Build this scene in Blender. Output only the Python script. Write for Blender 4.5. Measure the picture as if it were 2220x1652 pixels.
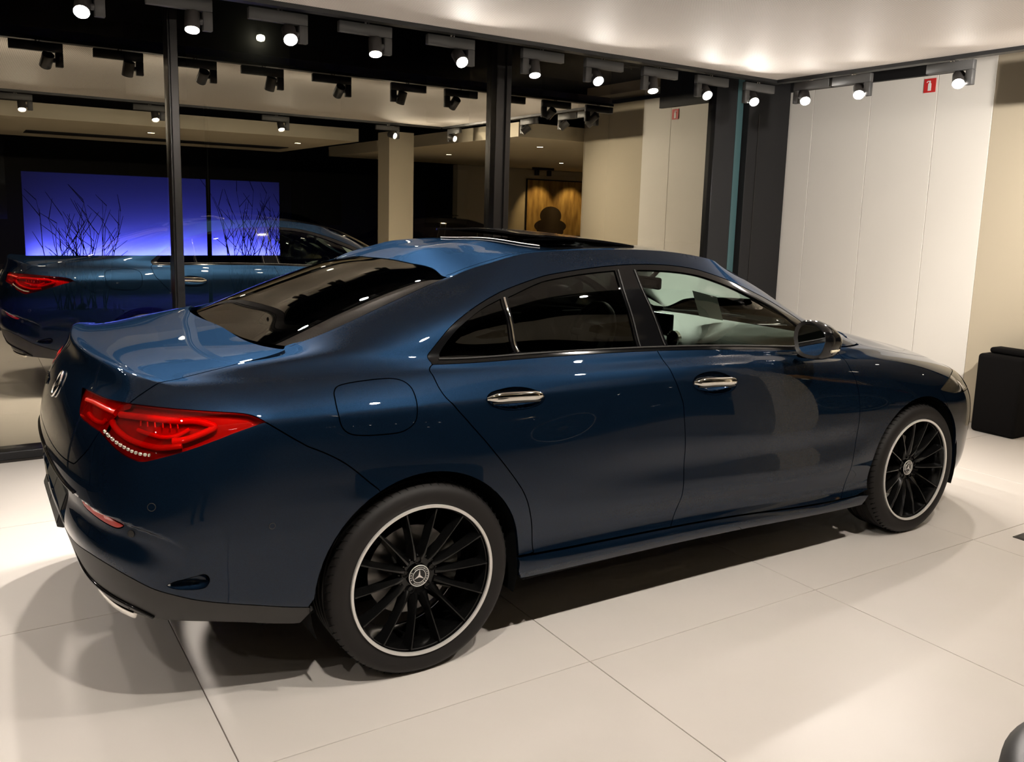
import bpy, bmesh, math, random
import numpy as np
from mathutils import Vector, Matrix, Euler
from mathutils.geometry import delaunay_2d_cdt
random.seed(7)
SC = bpy.context.scene
COL = SC.collection
for _o in list(bpy.data.objects): bpy.data.objects.remove(_o)

# ------------------------------------------------------------------ camera, world, exposure
CAM_C = (-1.2260, -3.3592, 1.5445); CAM_YAW, CAM_PITCH, CAM_ROLL = .99250, .15540, .03030
CAM_F, CAM_CX, CAM_CY, IMG_W, IMG_H = 1881.1, 1141.89, 755.64, 2220, 1652
def make_camera():
    y, p, r = CAM_YAW, CAM_PITCH, CAM_ROLL
    f = Vector((math.cos(y)*math.cos(p), math.sin(y)*math.cos(p), -math.sin(p)))
    rt = Vector((math.sin(y), -math.cos(y), 0)); up = rt.cross(f)
    r2 = math.cos(r)*rt + math.sin(r)*up; u2 = -math.sin(r)*rt + math.cos(r)*up
    m = Matrix((r2, u2, -f)).transposed().to_4x4(); m.translation = Vector(CAM_C)
    cd = bpy.data.cameras.new('camera'); cd.sensor_width = 36; cd.sensor_fit = 'HORIZONTAL'
    cd.lens = 36*CAM_F/IMG_W; cd.shift_x = (IMG_W/2-CAM_CX)/IMG_W; cd.shift_y = (CAM_CY-IMG_H/2)/IMG_W
    cd.clip_start = .02; cd.clip_end = 200
    co = bpy.data.objects.new('camera', cd); co.matrix_world = m; COL.objects.link(co); SC.camera = co
make_camera()
W = bpy.data.worlds.new('night'); SC.world = W; W.use_nodes = True
W.node_tree.nodes['Background'].inputs[0].default_value = (.010, .014, .022, 1)
W.node_tree.nodes['Background'].inputs[1].default_value = .06
SC.view_settings.view_transform = 'Standard'; SC.view_settings.look = 'None'
SC.view_settings.exposure = 0.32; SC.view_settings.gamma = 1.0
SC.view_settings.use_curve_mapping = False
try:
    SC.cycles.max_bounces = 7; SC.cycles.transparent_max_bounces = 12; SC.cycles.glossy_bounces = 5; SC.cycles.diffuse_bounces = 4
    SC.cycles.use_adaptive_sampling = True; SC.cycles.adaptive_threshold = .045; SC.cycles.adaptive_min_samples = 16
    SC.cycles.sample_clamp_indirect = 6.0; SC.cycles.caustics_reflective = False; SC.cycles.caustics_refractive = False
    SC.cycles.use_denoising = True
except Exception: pass
LAMP_W = 54.0            # radiant power of one track spot
LAMP_COL = (1.0, .92, .835)

# ------------------------------------------------------------------ helpers
def tag(o, label=None, cat=None, group=None, kind=None):
    if label: o['label'] = label
    if cat: o['category'] = cat
    if group: o['group'] = group
    if kind: o['kind'] = kind
    return o
def empty(name, loc=(0, 0, 0), rz=0, parent=None):
    o = bpy.data.objects.new(name, None); COL.objects.link(o); o.location = loc; o.rotation_euler = (0, 0, rz)
    o.empty_display_size = .1
    if parent: o.parent = parent
    return o
def mesh_obj(name, verts, faces, mat=None, parent=None, smooth=False, normals=None):
    me = bpy.data.meshes.new(name)
    me.from_pydata([tuple(v) for v in verts], [], [tuple(int(i) for i in f) for f in faces]); me.update()
    if mat: me.materials.append(mat)
    if smooth or normals is not None:
        me.polygons.foreach_set('use_smooth', [True]*len(me.polygons))
    if normals is not None:
        me.normals_split_custom_set_from_vertices([tuple(n) for n in normals])
    o = bpy.data.objects.new(name, me); COL.objects.link(o)
    if parent: o.parent = parent
    return o
def bm_obj(name, bm, mat=None, parent=None, smooth=False, loc=None, angle=None):
    me = bpy.data.meshes.new(name); bmesh.ops.recalc_face_normals(bm, faces=bm.faces)
    if angle is not None:
        for e in bm.edges:
            if len(e.link_faces) == 2 and e.calc_face_angle(0) > angle: e.smooth = False
        smooth = True
    bm.to_mesh(me); bm.free()
    if mat: me.materials.append(mat)
    if smooth: me.polygons.foreach_set('use_smooth', [True]*len(me.polygons))
    o = bpy.data.objects.new(name, me); COL.objects.link(o)
    if parent: o.parent = parent
    if loc: o.location = loc
    return o
def add_box(bm, x0, x1, y0, y1, z0, z1, bevel=0, seg=2, mtx=None):
    r = bmesh.ops.create_cube(bm, size=1.0); vs = r['verts']
    for v in vs: v.co = Vector(((x0+x1)/2+v.co.x*(x1-x0), (y0+y1)/2+v.co.y*(y1-y0), (z0+z1)/2+v.co.z*(z1-z0)))
    if bevel:
        es = list({e for v in vs for e in v.link_edges})
        r = bmesh.ops.bevel(bm, geom=es, offset=bevel, segments=seg, affect='EDGES', profile=.5); vs = r['verts']
        vs = list({v for f in r['faces'] for v in f.verts} | set(vs))
    if mtx is not None: bmesh.ops.transform(bm, matrix=mtx, verts=[v for v in vs if v.is_valid])
    return vs
def box(name, x0, x1, y0, y1, z0, z1, mat, parent=None, bevel=0, seg=2):
    bm = bmesh.new(); add_box(bm, x0, x1, y0, y1, z0, z1, bevel, seg)
    return bm_obj(name, bm, mat, parent, angle=math.radians(40) if bevel else None)
def lathe(name, prof, mat, parent=None, n=64, axis='Y', angle=math.radians(35), loc=None, closed=False):
    """prof: list of (r, a) ; revolved about axis"""
    bm = bmesh.new(); rings = []
    for r, a in prof:
        ring = []
        for k in range(n):
            t = 2*math.pi*k/n; c, s = r*math.cos(t), r*math.sin(t)
            ring.append(bm.verts.new((c, a, s) if axis == 'Y' else (c, s, a) if axis == 'Z' else (a, c, s)))
        rings.append(ring)
    L = len(rings)
    for i in range(L if closed else L-1):
        A, B = rings[i], rings[(i+1) % L]
        for k in range(n): bm.faces.new((A[k], A[(k+1) % n], B[(k+1) % n], B[k]))
    if not closed:
        for ring, (r, a) in ((rings[0], prof[0]), (rings[-1], prof[-1])):
            if r > 1e-5: pass
    bmesh.ops.remove_doubles(bm, verts=bm.verts, dist=1e-6)
    return bm_obj(name, bm, mat, parent, angle=angle, loc=loc)
def sweep_bm(bm, pts, rad, n=10, up=(0, 0, 1), cap=True):
    """tube of elliptic section along pts; rad list of (a along side, b along up)"""
    pts = [Vector(p) for p in pts]; rings = []; up = Vector(up)
    for i, p in enumerate(pts):
        t = (pts[min(i+1, len(pts)-1)]-pts[max(i-1, 0)]).normalized()
        s = t.cross(up); s = s.normalized() if s.length > 1e-6 else t.orthogonal().normalized()
        w = s.cross(t).normalized(); a, b = rad[i] if hasattr(rad[i], '__len__') else (rad[i], rad[i])
        rings.append([bm.verts.new(p+s*a*math.cos(2*math.pi*k/n)+w*b*math.sin(2*math.pi*k/n)) for k in range(n)])
    for A, B in zip(rings, rings[1:]):
        for k in range(n): bm.faces.new((A[k], A[(k+1) % n], B[(k+1) % n], B[k]))
    if cap:
        bm.faces.new(rings[0][::-1]); bm.faces.new(rings[-1])
def sweep(name, pts, rad, mat, parent=None, n=10, up=(0, 0, 1)):
    if not hasattr(rad, '__len__'): rad = [rad]*len(pts)
    bm = bmesh.new(); sweep_bm(bm, pts, rad, n, up)
    return bm_obj(name, bm, mat, parent, angle=math.radians(50))
def copy_tree(o, parent=None):
    c = o.copy(); COL.objects.link(c)
    if parent: c.parent = parent
    for ch in list(o.children): copy_tree(ch, c)
    return c
def catmull(pts, n=6, closed=False):
    pts = [np.array(p, float) for p in pts]; m = len(pts); out = []
    for i in range(m if closed else m-1):
        if closed: p0, p1, p2, p3 = pts[i-1], pts[i], pts[(i+1) % m], pts[(i+2) % m]
        else: p0, p1, p2, p3 = pts[max(i-1, 0)], pts[i], pts[i+1], pts[min(i+2, m-1)]
        for k in range(n):
            t = k/n
            out.append(.5*((2*p1)+(p2-p0)*t+(2*p0-5*p1+4*p2-p3)*t*t+(3*p1-p0-3*p2+p3)*t**3))
    if not closed: out.append(pts[-1])
    return [tuple(q) for q in out]

# ------------------------------------------------------------------ materials
def new_mat(name):
    m = bpy.data.materials.new(name); m.use_nodes = True; return m, m.node_tree.nodes, m.node_tree.links
def pbr(name, col, rough=.5, metal=0, coat=0, spec=.5, emit=None, estr=0, coat_rough=.03):
    m, N, L = new_mat(name); b = N['Principled BSDF']
    b.inputs['Base Color'].default_value = (*col, 1); b.inputs['Roughness'].default_value = rough
    b.inputs['Metallic'].default_value = metal; b.inputs['Coat Weight'].default_value = coat
    b.inputs['Coat Roughness'].default_value = coat_rough; b.inputs['Specular IOR Level'].default_value = spec
    if emit: b.inputs['Emission Color'].default_value = (*emit, 1); b.inputs['Emission Strength'].default_value = estr
    return m
def glassy(name, tint, refl=(1, 1, 1), base=0.0, ior=1.5, rough=0.0, gain=1.0):
    """thin pane: transparent + mirror reflection mixed by Fresnel"""
    m, N, L = new_mat(name); N.remove(N['Principled BSDF']); out = N['Material Output']
    t = N.new('ShaderNodeBsdfTransparent'); t.inputs[0].default_value = (*tint, 1)
    g = N.new('ShaderNodeBsdfGlossy'); g.inputs['Color'].default_value = (*refl, 1); g.inputs['Roughness'].default_value = rough
    fr = N.new('ShaderNodeFresnel'); fr.inputs[0].default_value = ior
    ma = N.new('ShaderNodeMath'); ma.operation = 'MULTIPLY_ADD'; ma.use_clamp = True
    ma.inputs[1].default_value = gain; ma.inputs[2].default_value = base
    mx = N.new('ShaderNodeMixShader')
    L.new(fr.outputs[0], ma.inputs[0]); L.new(ma.outputs[0], mx.inputs[0]); L.new(t.outputs[0], mx.inputs[1]); L.new(g.outputs[0], mx.inputs[2])
    L.new(mx.outputs[0], out.inputs[0]); return m
def noise_tint(m, scale, amount, rough_amt=0, detail=4, stretch=None):
    """slight colour / roughness variation on a principled material"""
    N, L = m.node_tree.nodes, m.node_tree.links; b = N['Principled BSDF']
    tc = N.new('ShaderNodeTexCoord'); no = N.new('ShaderNodeTexNoise'); no.inputs['Scale'].default_value = scale; no.inputs['Detail'].default_value = detail
    L.new(tc.outputs['Object'], no.inputs['Vector'])
    mr = N.new('ShaderNodeMapRange'); mr.inputs[3].default_value = 1-amount; mr.inputs[4].default_value = 1+amount
    L.new(no.outputs['Fac'], mr.inputs[0])
    hs = N.new('ShaderNodeHueSaturation'); hs.inputs['Color'].default_value = b.inputs['Base Color'].default_value
    L.new(mr.outputs[0], hs.inputs['Value']); L.new(hs.outputs[0], b.inputs['Base Color'])
    if rough_amt:
        m2 = N.new('ShaderNodeMapRange'); r0 = b.inputs['Roughness'].default_value
        m2.inputs[3].default_value = r0-rough_amt; m2.inputs[4].default_value = r0+rough_amt
        L.new(no.outputs['Fac'], m2.inputs[0]); L.new(m2.outputs[0], b.inputs['Roughness'])
    return m
M = {}
M['tile'] = noise_tint(pbr('floor tile', (.66, .615, .572), .36, spec=.35), 2.3, .035, .05)
M['grout'] = pbr('grout', (.30, .25, .20), .9)
M['wallpanel'] = noise_tint(pbr('white wall panel', (.83, .80, .745), .6, spec=.25), 1.5, .02)
M['cream'] = pbr('cream paint and warm light tone', (.54, .475, .36), .7, spec=.2)  # cream paint; on the right wall it stands for warm light
M['soffit'] = pbr('cream soffit paint', (.62, .55, .42), .8, spec=.2)
M['black'] = pbr('black paint', (.010, .010, .011), .6, spec=.3)
M['blackmetal'] = pbr('black anodised metal', (.03, .031, .034), .32, metal=.6)
M['frame'] = pbr('dark steel frame', (.055, .052, .05), .28, metal=.85)
M['teal'] = pbr('teal edge strip', (.05, .11, .12), .4)
M['track'] = pbr('black track', (.012, .013, .014), .45)
M['adapter'] = pbr('grey lamp housing', (.06, .06, .06), .5)
M['head'] = pbr('dark lamp head', (.022, .02, .019), .42)
M['lens'] = pbr('lit lamp lens', (1, 1, 1), .3, emit=(1, .93, .84), estr=1500)
M['lens_b'] = pbr('lit lamp lens, narrow', (1, 1, 1), .3, emit=(1, .93, .84), estr=320)
M['lens_c'] = pbr('lit lamp lens, wide', (1, 1, 1), .3, emit=(1, .92, .82), estr=1700)
M['lens_d'] = pbr('lit lamp lens, mid', (1, 1, 1), .3, emit=(1, .93, .84), estr=850)
M['dlens'] = pbr('lit downlight', (1, 1, 1), .3, emit=(1, .88, .70), estr=30)
M['winglass'] = glassy('window glass at night', (.55, .58, .58), (1.0, .93, .76), base=.43, gain=.85)
M['darkwall'] = pbr('dark showroom wall', (.05, .045, .04), .8)
M['asphalt'] = pbr('asphalt', (.02, .02, .022), .8)
M['bluewall'] = pbr('pale wall outside', (.6, .6, .62), .8)
M['twig'] = pbr('dark twig', (.01, .009, .008), .9)
M['redsign'] = pbr('red sign', (.62, .03, .03), .5)
M['signwhite'] = pbr('sign white', (.85, .85, .83), .5)
def perforated():
    m, N, L = new_mat('perforated ceiling'); b = N['Principled BSDF']; b.inputs['Roughness'].default_value = .65
    b.inputs['Specular IOR Level'].default_value = .2
    tc = N.new('ShaderNodeTexCoord'); mp = N.new('ShaderNodeMapping'); mp.inputs['Rotation'].default_value = (0, 0, math.radians(0))
    mp.inputs['Scale'].default_value = (1/.0115,)*3
    L.new(tc.outputs['Object'], mp.inputs['Vector'])
    fr = N.new('ShaderNodeVectorMath'); fr.operation = 'FRACTION'; L.new(mp.outputs[0], fr.inputs[0])
    sb = N.new('ShaderNodeVectorMath'); sb.operation = 'SUBTRACT'; sb.inputs[1].default_value = (.5, .5, .5); L.new(fr.outputs[0], sb.inputs[0])
    mu = N.new('ShaderNodeVectorMath'); mu.operation = 'MULTIPLY'; mu.inputs[1].default_value = (1, 1, 0); L.new(sb.outputs[0], mu.inputs[0])
    ln = N.new('ShaderNodeVectorMath'); ln.operation = 'LENGTH'; L.new(mu.outputs[0], ln.inputs[0])
    cr = N.new('ShaderNodeValToRGB'); cr.color_ramp.elements[0].position = .24; cr.color_ramp.elements[0].color = (.42, .375, .34, 1)
    cr.color_ramp.elements[1].position = .34; cr.color_ramp.elements[1].color = (.92, .865, .82, 1)
    L.new(ln.outputs['Value'], cr.inputs[0]); L.new(cr.outputs[0], b.inputs['Base Color']); return m
M['perf'] = perforated()
def paint(name, dif, flake):
    """clear-coat metallic paint: dark pigment, coloured flakes (seen towards the light), mirror-like lacquer on top"""
    m, N, L = new_mat(name); N.remove(N['Principled BSDF']); out = N['Material Output']
    tc = N.new('ShaderNodeTexCoord'); vo = N.new('ShaderNodeTexVoronoi'); vo.inputs['Scale'].default_value = 900
    L.new(tc.outputs['Object'], vo.inputs['Vector'])
    sp = N.new('ShaderNodeSeparateColor'); L.new(vo.outputs['Color'], sp.inputs[0])
    mx = N.new('ShaderNodeMix'); mx.data_type = 'RGBA'; mx.inputs['A'].default_value = (*[c*.75 for c in flake], 1); mx.inputs['B'].default_value = (*[c*1.25 for c in flake], 1)
    L.new(sp.outputs[0], mx.inputs['Factor'])
    d = N.new('ShaderNodeBsdfDiffuse'); d.inputs['Color'].default_value = (*dif, 1)
    g = N.new('ShaderNodeBsdfGlossy'); g.inputs['Roughness'].default_value = .45; L.new(mx.outputs['Result'], g.inputs['Color'])
    b = N.new('ShaderNodeMixShader'); b.inputs[0].default_value = .5; L.new(d.outputs[0], b.inputs[1]); L.new(g.outputs[0], b.inputs[2])
    c = N.new('ShaderNodeBsdfGlossy'); c.inputs['Roughness'].default_value = .012; c.inputs['Color'].default_value = (1, 1, 1, 1)
    fr = N.new('ShaderNodeFresnel'); fr.inputs[0].default_value = 1.40
    mm = N.new('ShaderNodeMixShader'); L.new(fr.outputs[0], mm.inputs[0]); L.new(b.outputs[0], mm.inputs[1]); L.new(c.outputs[0], mm.inputs[2])
    L.new(mm.outputs[0], out.inputs[0]); return m
M['paint'] = paint('denim blue metallic paint', (.0016, .0043, .0102), (.0098, .0275, .062))
M['gloss'] = pbr('gloss black trim', (.004, .004, .0045), .08, spec=.45)
M['satin'] = pbr('satin black plastic', (.022, .021, .020), .5)
M['seal'] = pbr('rubber seal', (.012, .012, .012), .55)
M['shell'] = pbr('dark body shell', (.004, .004, .004), .9, spec=.1)
M['tyre'] = noise_tint(pbr('tyre rubber', (.011, .0095, .009), .6, spec=.3), 30, .15)
M['alloy'] = pbr('gloss black alloy', (.004, .004, .004), .14, spec=.35)
M['lip'] = pbr('bright machined lip', (.80, .78, .75), .38, metal=.55)
M['chrome'] = pbr('chrome', (.82, .80, .76), .07, metal=1)
M['steel'] = pbr('brake steel', (.22, .21, .20), .35, metal=.9)
M['tint'] = glassy('privacy glass', (.05, .05, .045), base=.0, ior=1.52, gain=1.15)
M['clear'] = glassy('clear car glass', (.60, .68, .63), base=.0, ior=1.52, gain=1.1)
M['redlens'] = glassy('red lamp lens', (1.0, .16, .12), ior=1.45, gain=.8)
M['redtube'] = pbr('red light tube', (.95, .035, .015), .35, coat=.5)
M['reddark'] = pbr('dark red housing', (.42, .016, .012), .4)
M['lampchrome'] = pbr('lamp reflector', (.75, .68, .58), .2, metal=.9)
M['headlens'] = glassy('headlamp lens', (.9, .9, .86), ior=1.5, gain=1.2)
M['dash'] = pbr('grey dashboard', (.16, .17, .155), .6)
M['trimdark'] = pbr('dark cabin trim', (.012, .012, .012), .7)
M['leather'] = pbr('black leather', (.014, .013, .012), .45)
M['screen'] = pbr('dark display', (.004, .004, .005), .15)
M['paper'] = pbr('white paper', (.7, .7, .66), .7)
M['fabric'] = noise_tint(pbr('black fabric', (.0045, .004, .004), .9, spec=.12), 40, .3)
M['amber'] = pbr('clear indicator lens', (.75, .68, .5), .25)
M['discs'] = M['steel']
# ------------------------------------------------------------------ room shell
YG, XW, ZC = 2.509, 5.45, 3.10           # glass plane, right wall plane, black plenum height
TX0, TY0, TSX, TSY = .535, -1.126, 1.194, 1.187
def structure(o): o['kind'] = 'structure'; return o
floor = structure(box('floor', -8.5, 12.5, -15.2, 2.56, -.14, -.0125, M['grout']))
def tiles():
    me = {}
    def tile_mesh(sx, sy):
        k = (round(sx, 3), round(sy, 3))
        if k not in me:
            bm = bmesh.new(); add_box(bm, .0016, sx-.0016, .0016, sy-.0016, -.012, 0, .0012, 1)
            m = bpy.data.meshes.new('tile'); bmesh.ops.recalc_face_normals(bm, faces=bm.faces); bm.to_mesh(m); bm.free()
            m.materials.append(M['tile']); me[k] = m
        return me[k]
    ymax = 2.425
    for i in range(-4, 9):
        for j in range(-6, 4):
            x, y = TX0+i*TSX, TY0+j*TSY
            sx = TSX; sy = min(TSY, ymax-y)
            if sy < .05: continue
            if j == 2 and y+sy < ymax: sy = ymax-y      # last full row runs up to the window sill
            if x < 5.44 < x+TSX and y > -.7: sx = 5.445-x
            elif x > 5.44 and y > -.8: continue
            o = bpy.data.objects.new('tile', tile_mesh(sx, sy)); COL.objects.link(o); o.parent = floor; o.location = (x, y, 0)
tiles()
far = mesh_obj('floor_far', [(-8.5, -15.2, -.001), (12.5, -15.2, -.001), (12.5, -8.25, -.001), (-8.5, -8.25, -.001)], [(0, 1, 2, 3)], M['tile']); structure(far)
ceiling = structure(box('ceiling', -8.6, 12.6, -15.3, 2.6, ZC, ZC+.1, M['black']))
structure(box('wall_back', -8.6, 12.6, -15.4, -15.2, -.1, ZC, M['darkwall']))
structure(box('wall_left', -8.7, -8.5, -15.2, 2.6, -.1, ZC, M['darkwall']))
structure(box('wall_far_right', 12.5, 12.7, -15.2, 2.6, -.1, ZC, M['darkwall']))

# floating perforated ceiling panel
sail = structure(box('ceiling_panel', -8.0, 4.19, -2.02, 1.47, 2.612, 2.672, M['soffit']))
sail.data.materials.append(M['perf'])
for f in sail.data.polygons:
    if f.normal.z < -.9: f.material_index = 1
# cream soffits of the showroom behind the camera
s1 = structure(box('soffit_left', -8.0, 3.5, -6.85, -3.3, 2.45, 2.62, M['soffit']))
s2 = structure(box('soffit_right', 4.5, 12.4, -7.2, -.72, 2.45, 2.62, M['soffit']))
tag(box('air_vent', -.4, 3.2, -6.0, -5.45, 2.44, 2.4495, M['black']), 'long dark air slot in the cream soffit, mirrored in the window', 'vent')

# right wall: joined white panels, then a stretch coloured cream in place of warm light
wr = structure(box('wall_right', XW+.012, XW+.16, -.66, 2.60, 0, ZC, M['grout']))
ys = [2.60, 2.15, 1.545, .93, .46]
for a, b in zip(ys, ys[1:]):
    bm = bmesh.new(); add_box(bm, XW, XW+.014, b+.0022, a-.0022, .012, 2.98, .0015, 1)
    p = bm_obj('wall_panel', bm, M['wallpanel'], wr)
box('wall_panel_warm_light', XW+.003, XW+.014, -.66, .4585, 0, 2.98, M['cream'], wr)
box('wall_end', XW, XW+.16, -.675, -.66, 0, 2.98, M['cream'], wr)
structure(box('trim_1', XW-.045, XW-.001, .775, 2.45, 2.737, ZC-.002, M['black']))      # dark header above the panels
structure(box('trim_2', XW-.03, XW-.001, -.66, .77, 2.862, 2.90, M['black']))
col = structure(box('column', 3.65, 4.01, -2.97, -2.60, 0, 2.56, M['cream']))
# window wall
win = structure(mesh_obj('window_1', [(-8.5, YG, .03), (5.45, YG, .03), (5.45, YG, ZC), (-8.5, YG, ZC)], [(0, 1, 2, 3)], M['winglass']))
box('bottom_rail', -8.5, 5.40, 2.428, YG+.04, -.012, .062, M['blackmetal'], win, .004, 1)
box('sill_strip', -8.5, 5.40, 2.424, 2.44, -.012, .014, M['frame'], win)
for x0, x1 in ((-7.2, -7.14), (-4.85, -4.79), (-2.48, -2.42), (-.107, -.047)):
    box('mullion', x0, x1, YG-.066, YG+.03, .035, ZC, M['frame'], win, .003, 1)
    box('mullion_cap', x0+.012, x1-.004, YG-.082, YG-.066, .035, ZC, M['frame'], win, .002, 1)
box('mullion', 2.215, 2.300, YG-.075, YG+.03, .035, ZC, M['frame'], win, .003, 1)
box('mullion_cap', 2.29, 2.335, YG-.095, YG-.02, .035, ZC, M['frame'], win, .003, 1)
# corner posts
box('corner_post', 4.515, 4.78, YG-.05, YG+.05, .035, ZC, M['blackmetal'], win, .004, 1)
box('edge_strip', 4.785, 4.865, YG-.045, YG+.04, .035, ZC, M['teal'], win)
box('corner_post', 4.875, 5.42, YG-.11, YG+.06, 0, ZC, M['black'], win, .004, 1)
box('edge_line', 5.005, 5.012, YG-.114, YG-.108, .3, 2.5, M['frame'], win)

# ------------------------------------------------------------------ lighting track and spots
def track(name, x0, x1, y0, y1, label):
    o = box(name, x0, x1, y0, y1, 2.588, 2.6115, M['track']); tag(o, label, 'track'); return o
track('lighting_track', -8.0, 4.19, 1.43, 1.50, 'black lighting track along the ceiling edge by the window')
track('lighting_track', 4.13, 4.20, -2.0, 1.425, 'black lighting track along the ceiling edge by the white wall')
track('lighting_track', -8.0, 4.12, -2.07, -2.0, 'black lighting track behind the camera, mirrored in the window')
box_names = []
def spot_proto():
    root = empty('track_spotlight')
    bm = bmesh.new(); add_box(bm, -.005, .315, -.019, .019, -.0605, 0, .003, 1)
    ad = bm_obj('adapter', bm, M['adapter'], root, angle=.6)
    bm = bmesh.new(); add_box(bm, .267, .315, -.0185, .0185, -.155, -.0605, .003, 1)
    bm_obj('drop_arm', bm, M['adapter'], root, angle=.6)
    bm = bmesh.new(); add_box(bm, .15, .162, -.006, .006, 0, .011, .001, 1); add_box(bm, .172, .18, -.005, .005, 0, .011, .001, 1)
    bm_obj('track_clip', bm, M['chrome'], root)
    return root
def head_mesh():
    bm = bmesh.new(); n = 32                      # axis -Z is the beam; origin at pivot
    prof = [(0, .048), (.034, .048), (.038, .044), (.038, -.052), (.0355, -.055), (.034, -.052), (.033, -.044)]
    rings = [[bm.verts.new((r*math.cos(2*math.pi*k/n), r*math.sin(2*math.pi*k/n), z)) for k in range(n)] for r, z in prof]
    for A, B in zip(rings, rings[1:]):
        for k in range(n): bm.faces.new((A[k], A[(k+1) % n], B[(k+1) % n], B[k]))
    bmesh.ops.remove_doubles(bm, verts=bm.verts, dist=1e-6); return bm
def lens_mesh():
    bm = bmesh.new(); bmesh.ops.create_circle(bm, cap_ends=True, radius=.0335, segments=32)
    for v in bm.verts: v.co.z = -.041
    for f in bm.faces: f.normal_flip()
    return bm
HEAD = None
SP = spot_proto()
HEAD = bm_obj('lamp_head', head_mesh(), M['head'], SP, angle=.7)
LENS = bm_obj('lamp_lens', lens_mesh(), M['lens'], HEAD)
PIN = lathe('pivot', [(0, -.012), (.016, -.012), (.016, .012), (0, .012)], M['adapter'], SP, 20, 'X')
spot_first = [True]
def place_spot(x, y, z, aim, label, group, rz=0.0, flip=False, power=1.0, cone=105, blend=.85, lens=None):
    """head pivot at (x,y,z); adapter hangs from the track above"""
    r = SP if spot_first[0] else copy_tree(SP)
    spot_first[0] = False
    r.location = (x, y, 2.5765); r.rotation_euler = (0, 0, rz)
    sgn = -1 if flip else 1
    r.scale = (sgn, 1, 1)
    tag(r, label, 'spotlight', group)
    ca, sa = math.cos(rz), math.sin(rz)
    for ch in r.children:
        nm = ch.name.split('.')[0]
        if nm in ('adapter', 'drop_arm', 'track_clip'): ch.location = (-.225, 0, 0)
        elif nm == 'pivot': ch.location = (.035, 0, z-2.5765)
        elif nm == 'lamp_head':
            d = Vector(aim)-Vector((x, y, z)); d.normalize()
            loc = Vector((d.x*ca+d.y*sa, -d.x*sa+d.y*ca, d.z)); loc.x *= sgn
            if lens: ls = ch.children[0].material_slots[0]; ls.link = 'OBJECT'; ls.material = M[lens]
            ch.location = (-.008, 0, z-2.5765); ch.rotation_euler = loc.to_track_quat('-Z', 'Y').to_euler()
    ld = bpy.data.lights.new('spot', 'SPOT'); ld.energy = LAMP_W*power; ld.color = LAMP_COL; ld.spot_size = math.radians(cone)
    ld.spot_blend = blend; ld.shadow_soft_size = .026
    lo = bpy.data.objects.new('spot_beam', ld); COL.objects.link(lo)
    dv = (Vector(aim)-Vector((x, y, z))).normalized()
    lo.location = Vector((x, y, z))+dv*.058; lo.rotation_euler = dv.to_track_quat('-Z', 'Y').to_euler()
    return r
ords = ['first', 'second', 'third', 'fourth', 'fifth', 'sixth', 'seventh', 'eighth', 'ninth', 'tenth']
XA = [-.66, -.155, .35, .85, 1.40, 1.93, 2.43, 2.93, 3.44, 3.94]
AIMA = [(-1.3, -1.0, 0), (-.4, .7, .5), (-.1, -1.2, 0), (.6, .7, .5), (1.2, -1.6, 0), (1.7, .7, .5), (1.9, -1.2, 0), (2.6, .7, .5), (2.6, -1.4, 0), (2.6, -1.3, 0)]
for i, x in enumerate(XA):
    place_spot(x, 1.50, 2.465, AIMA[i], 'dark grey spotlight on the window track, %s from the left edge of the photo' % ords[i], 'spots on the window track', 0, i >= 5, 2.2 if i in (1, 3, 5, 7) else (.6 if i == 0 else 1.0), lens='lens_d' if i > 3 else None)
AIMB = [(2.3, -1.0, 0), (1.9, -1.2, 0), (1.7, -1.6, 0)]
for i, (y, n) in enumerate(zip((1.19, .70, -.04), ('nearest the window corner', 'in the middle of three', 'beside the red sign'))):
    place_spot(4.165, y, 2.465, AIMB[i], 'glaring spotlight on the track by the white wall, %s' % n, 'spots by the white wall', math.pi/2, i > 0, lens='lens_b')
for i, x in enumerate((-.62, .645, 2.03, 3.45)):
    place_spot(x, -2.05, 2.465, ((x, -.55, 0) if i < 3 else (5.45, 1.75, 1.35)), 'spotlight on the rear track mirrored in the window, %s from the left' % ords[i], 'spots behind the camera', 0, False, *((.4, 105, .85) if i < 3 else (7.0, 64, .9)), 'lens_c')

place_spot(4.165, -1.80, 2.465, (5.45, 1.55, 1.5), 'spotlight at the far end of the white wall track, mirrored in the window', 'spots by the white wall', math.pi/2, True, .8, 60, .9, 'lens_b')
for i, x in enumerate((-1.165, -1.67, -2.175, -2.68, -3.2)):     # added unseen spots that brighten the floor and ceiling
    place_spot(x, 1.50, 2.465, (x-.1, -1.0-.2*(i % 2), 0), 'added fill spotlight of the window track beyond the left edge of the photo, %s out' % ords[i], 'spots on the window track', 0, False, .3, lens='lens_b')
for i, x in enumerate((-1.95, -3.3)):  # rear track lamps added out of view for more bounce light
    place_spot(x, -2.05, 2.465, (x, -.55, 0), 'added fill spotlight on the rear track beyond the left edge, %s out' % ords[i], 'spots behind the camera', 0, False, .3, lens='lens_b')
def fill_downlight(x, y, power, label, col=(1, .88, .70)):  # added lamps, brighten the floor for bounce and paint reflections
    r = empty('fill_downlight', (x, y, 2.4495)); tag(r, label, 'fill_downlight', 'added fill downlights in the soffits')
    lathe('ring', [(.050, -.004), (.056, -.004), (.060, 0), (.050, 0)], M['adapter'], r, 32, 'Z'); lathe('lamp_lens', [(0, -.001), (.050, -.001)], M['dlens'], r, 32, 'Z')
    ld = bpy.data.lights.new('fill_downlight', 'SPOT'); ld.energy = power; ld.color = col; ld.spot_size = math.radians(125); ld.spot_blend = 1; ld.shadow_soft_size = .05
    lo = bpy.data.objects.new('fill_downlight_beam', ld); COL.objects.link(lo); lo.location = (x, y, 2.435)
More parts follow.
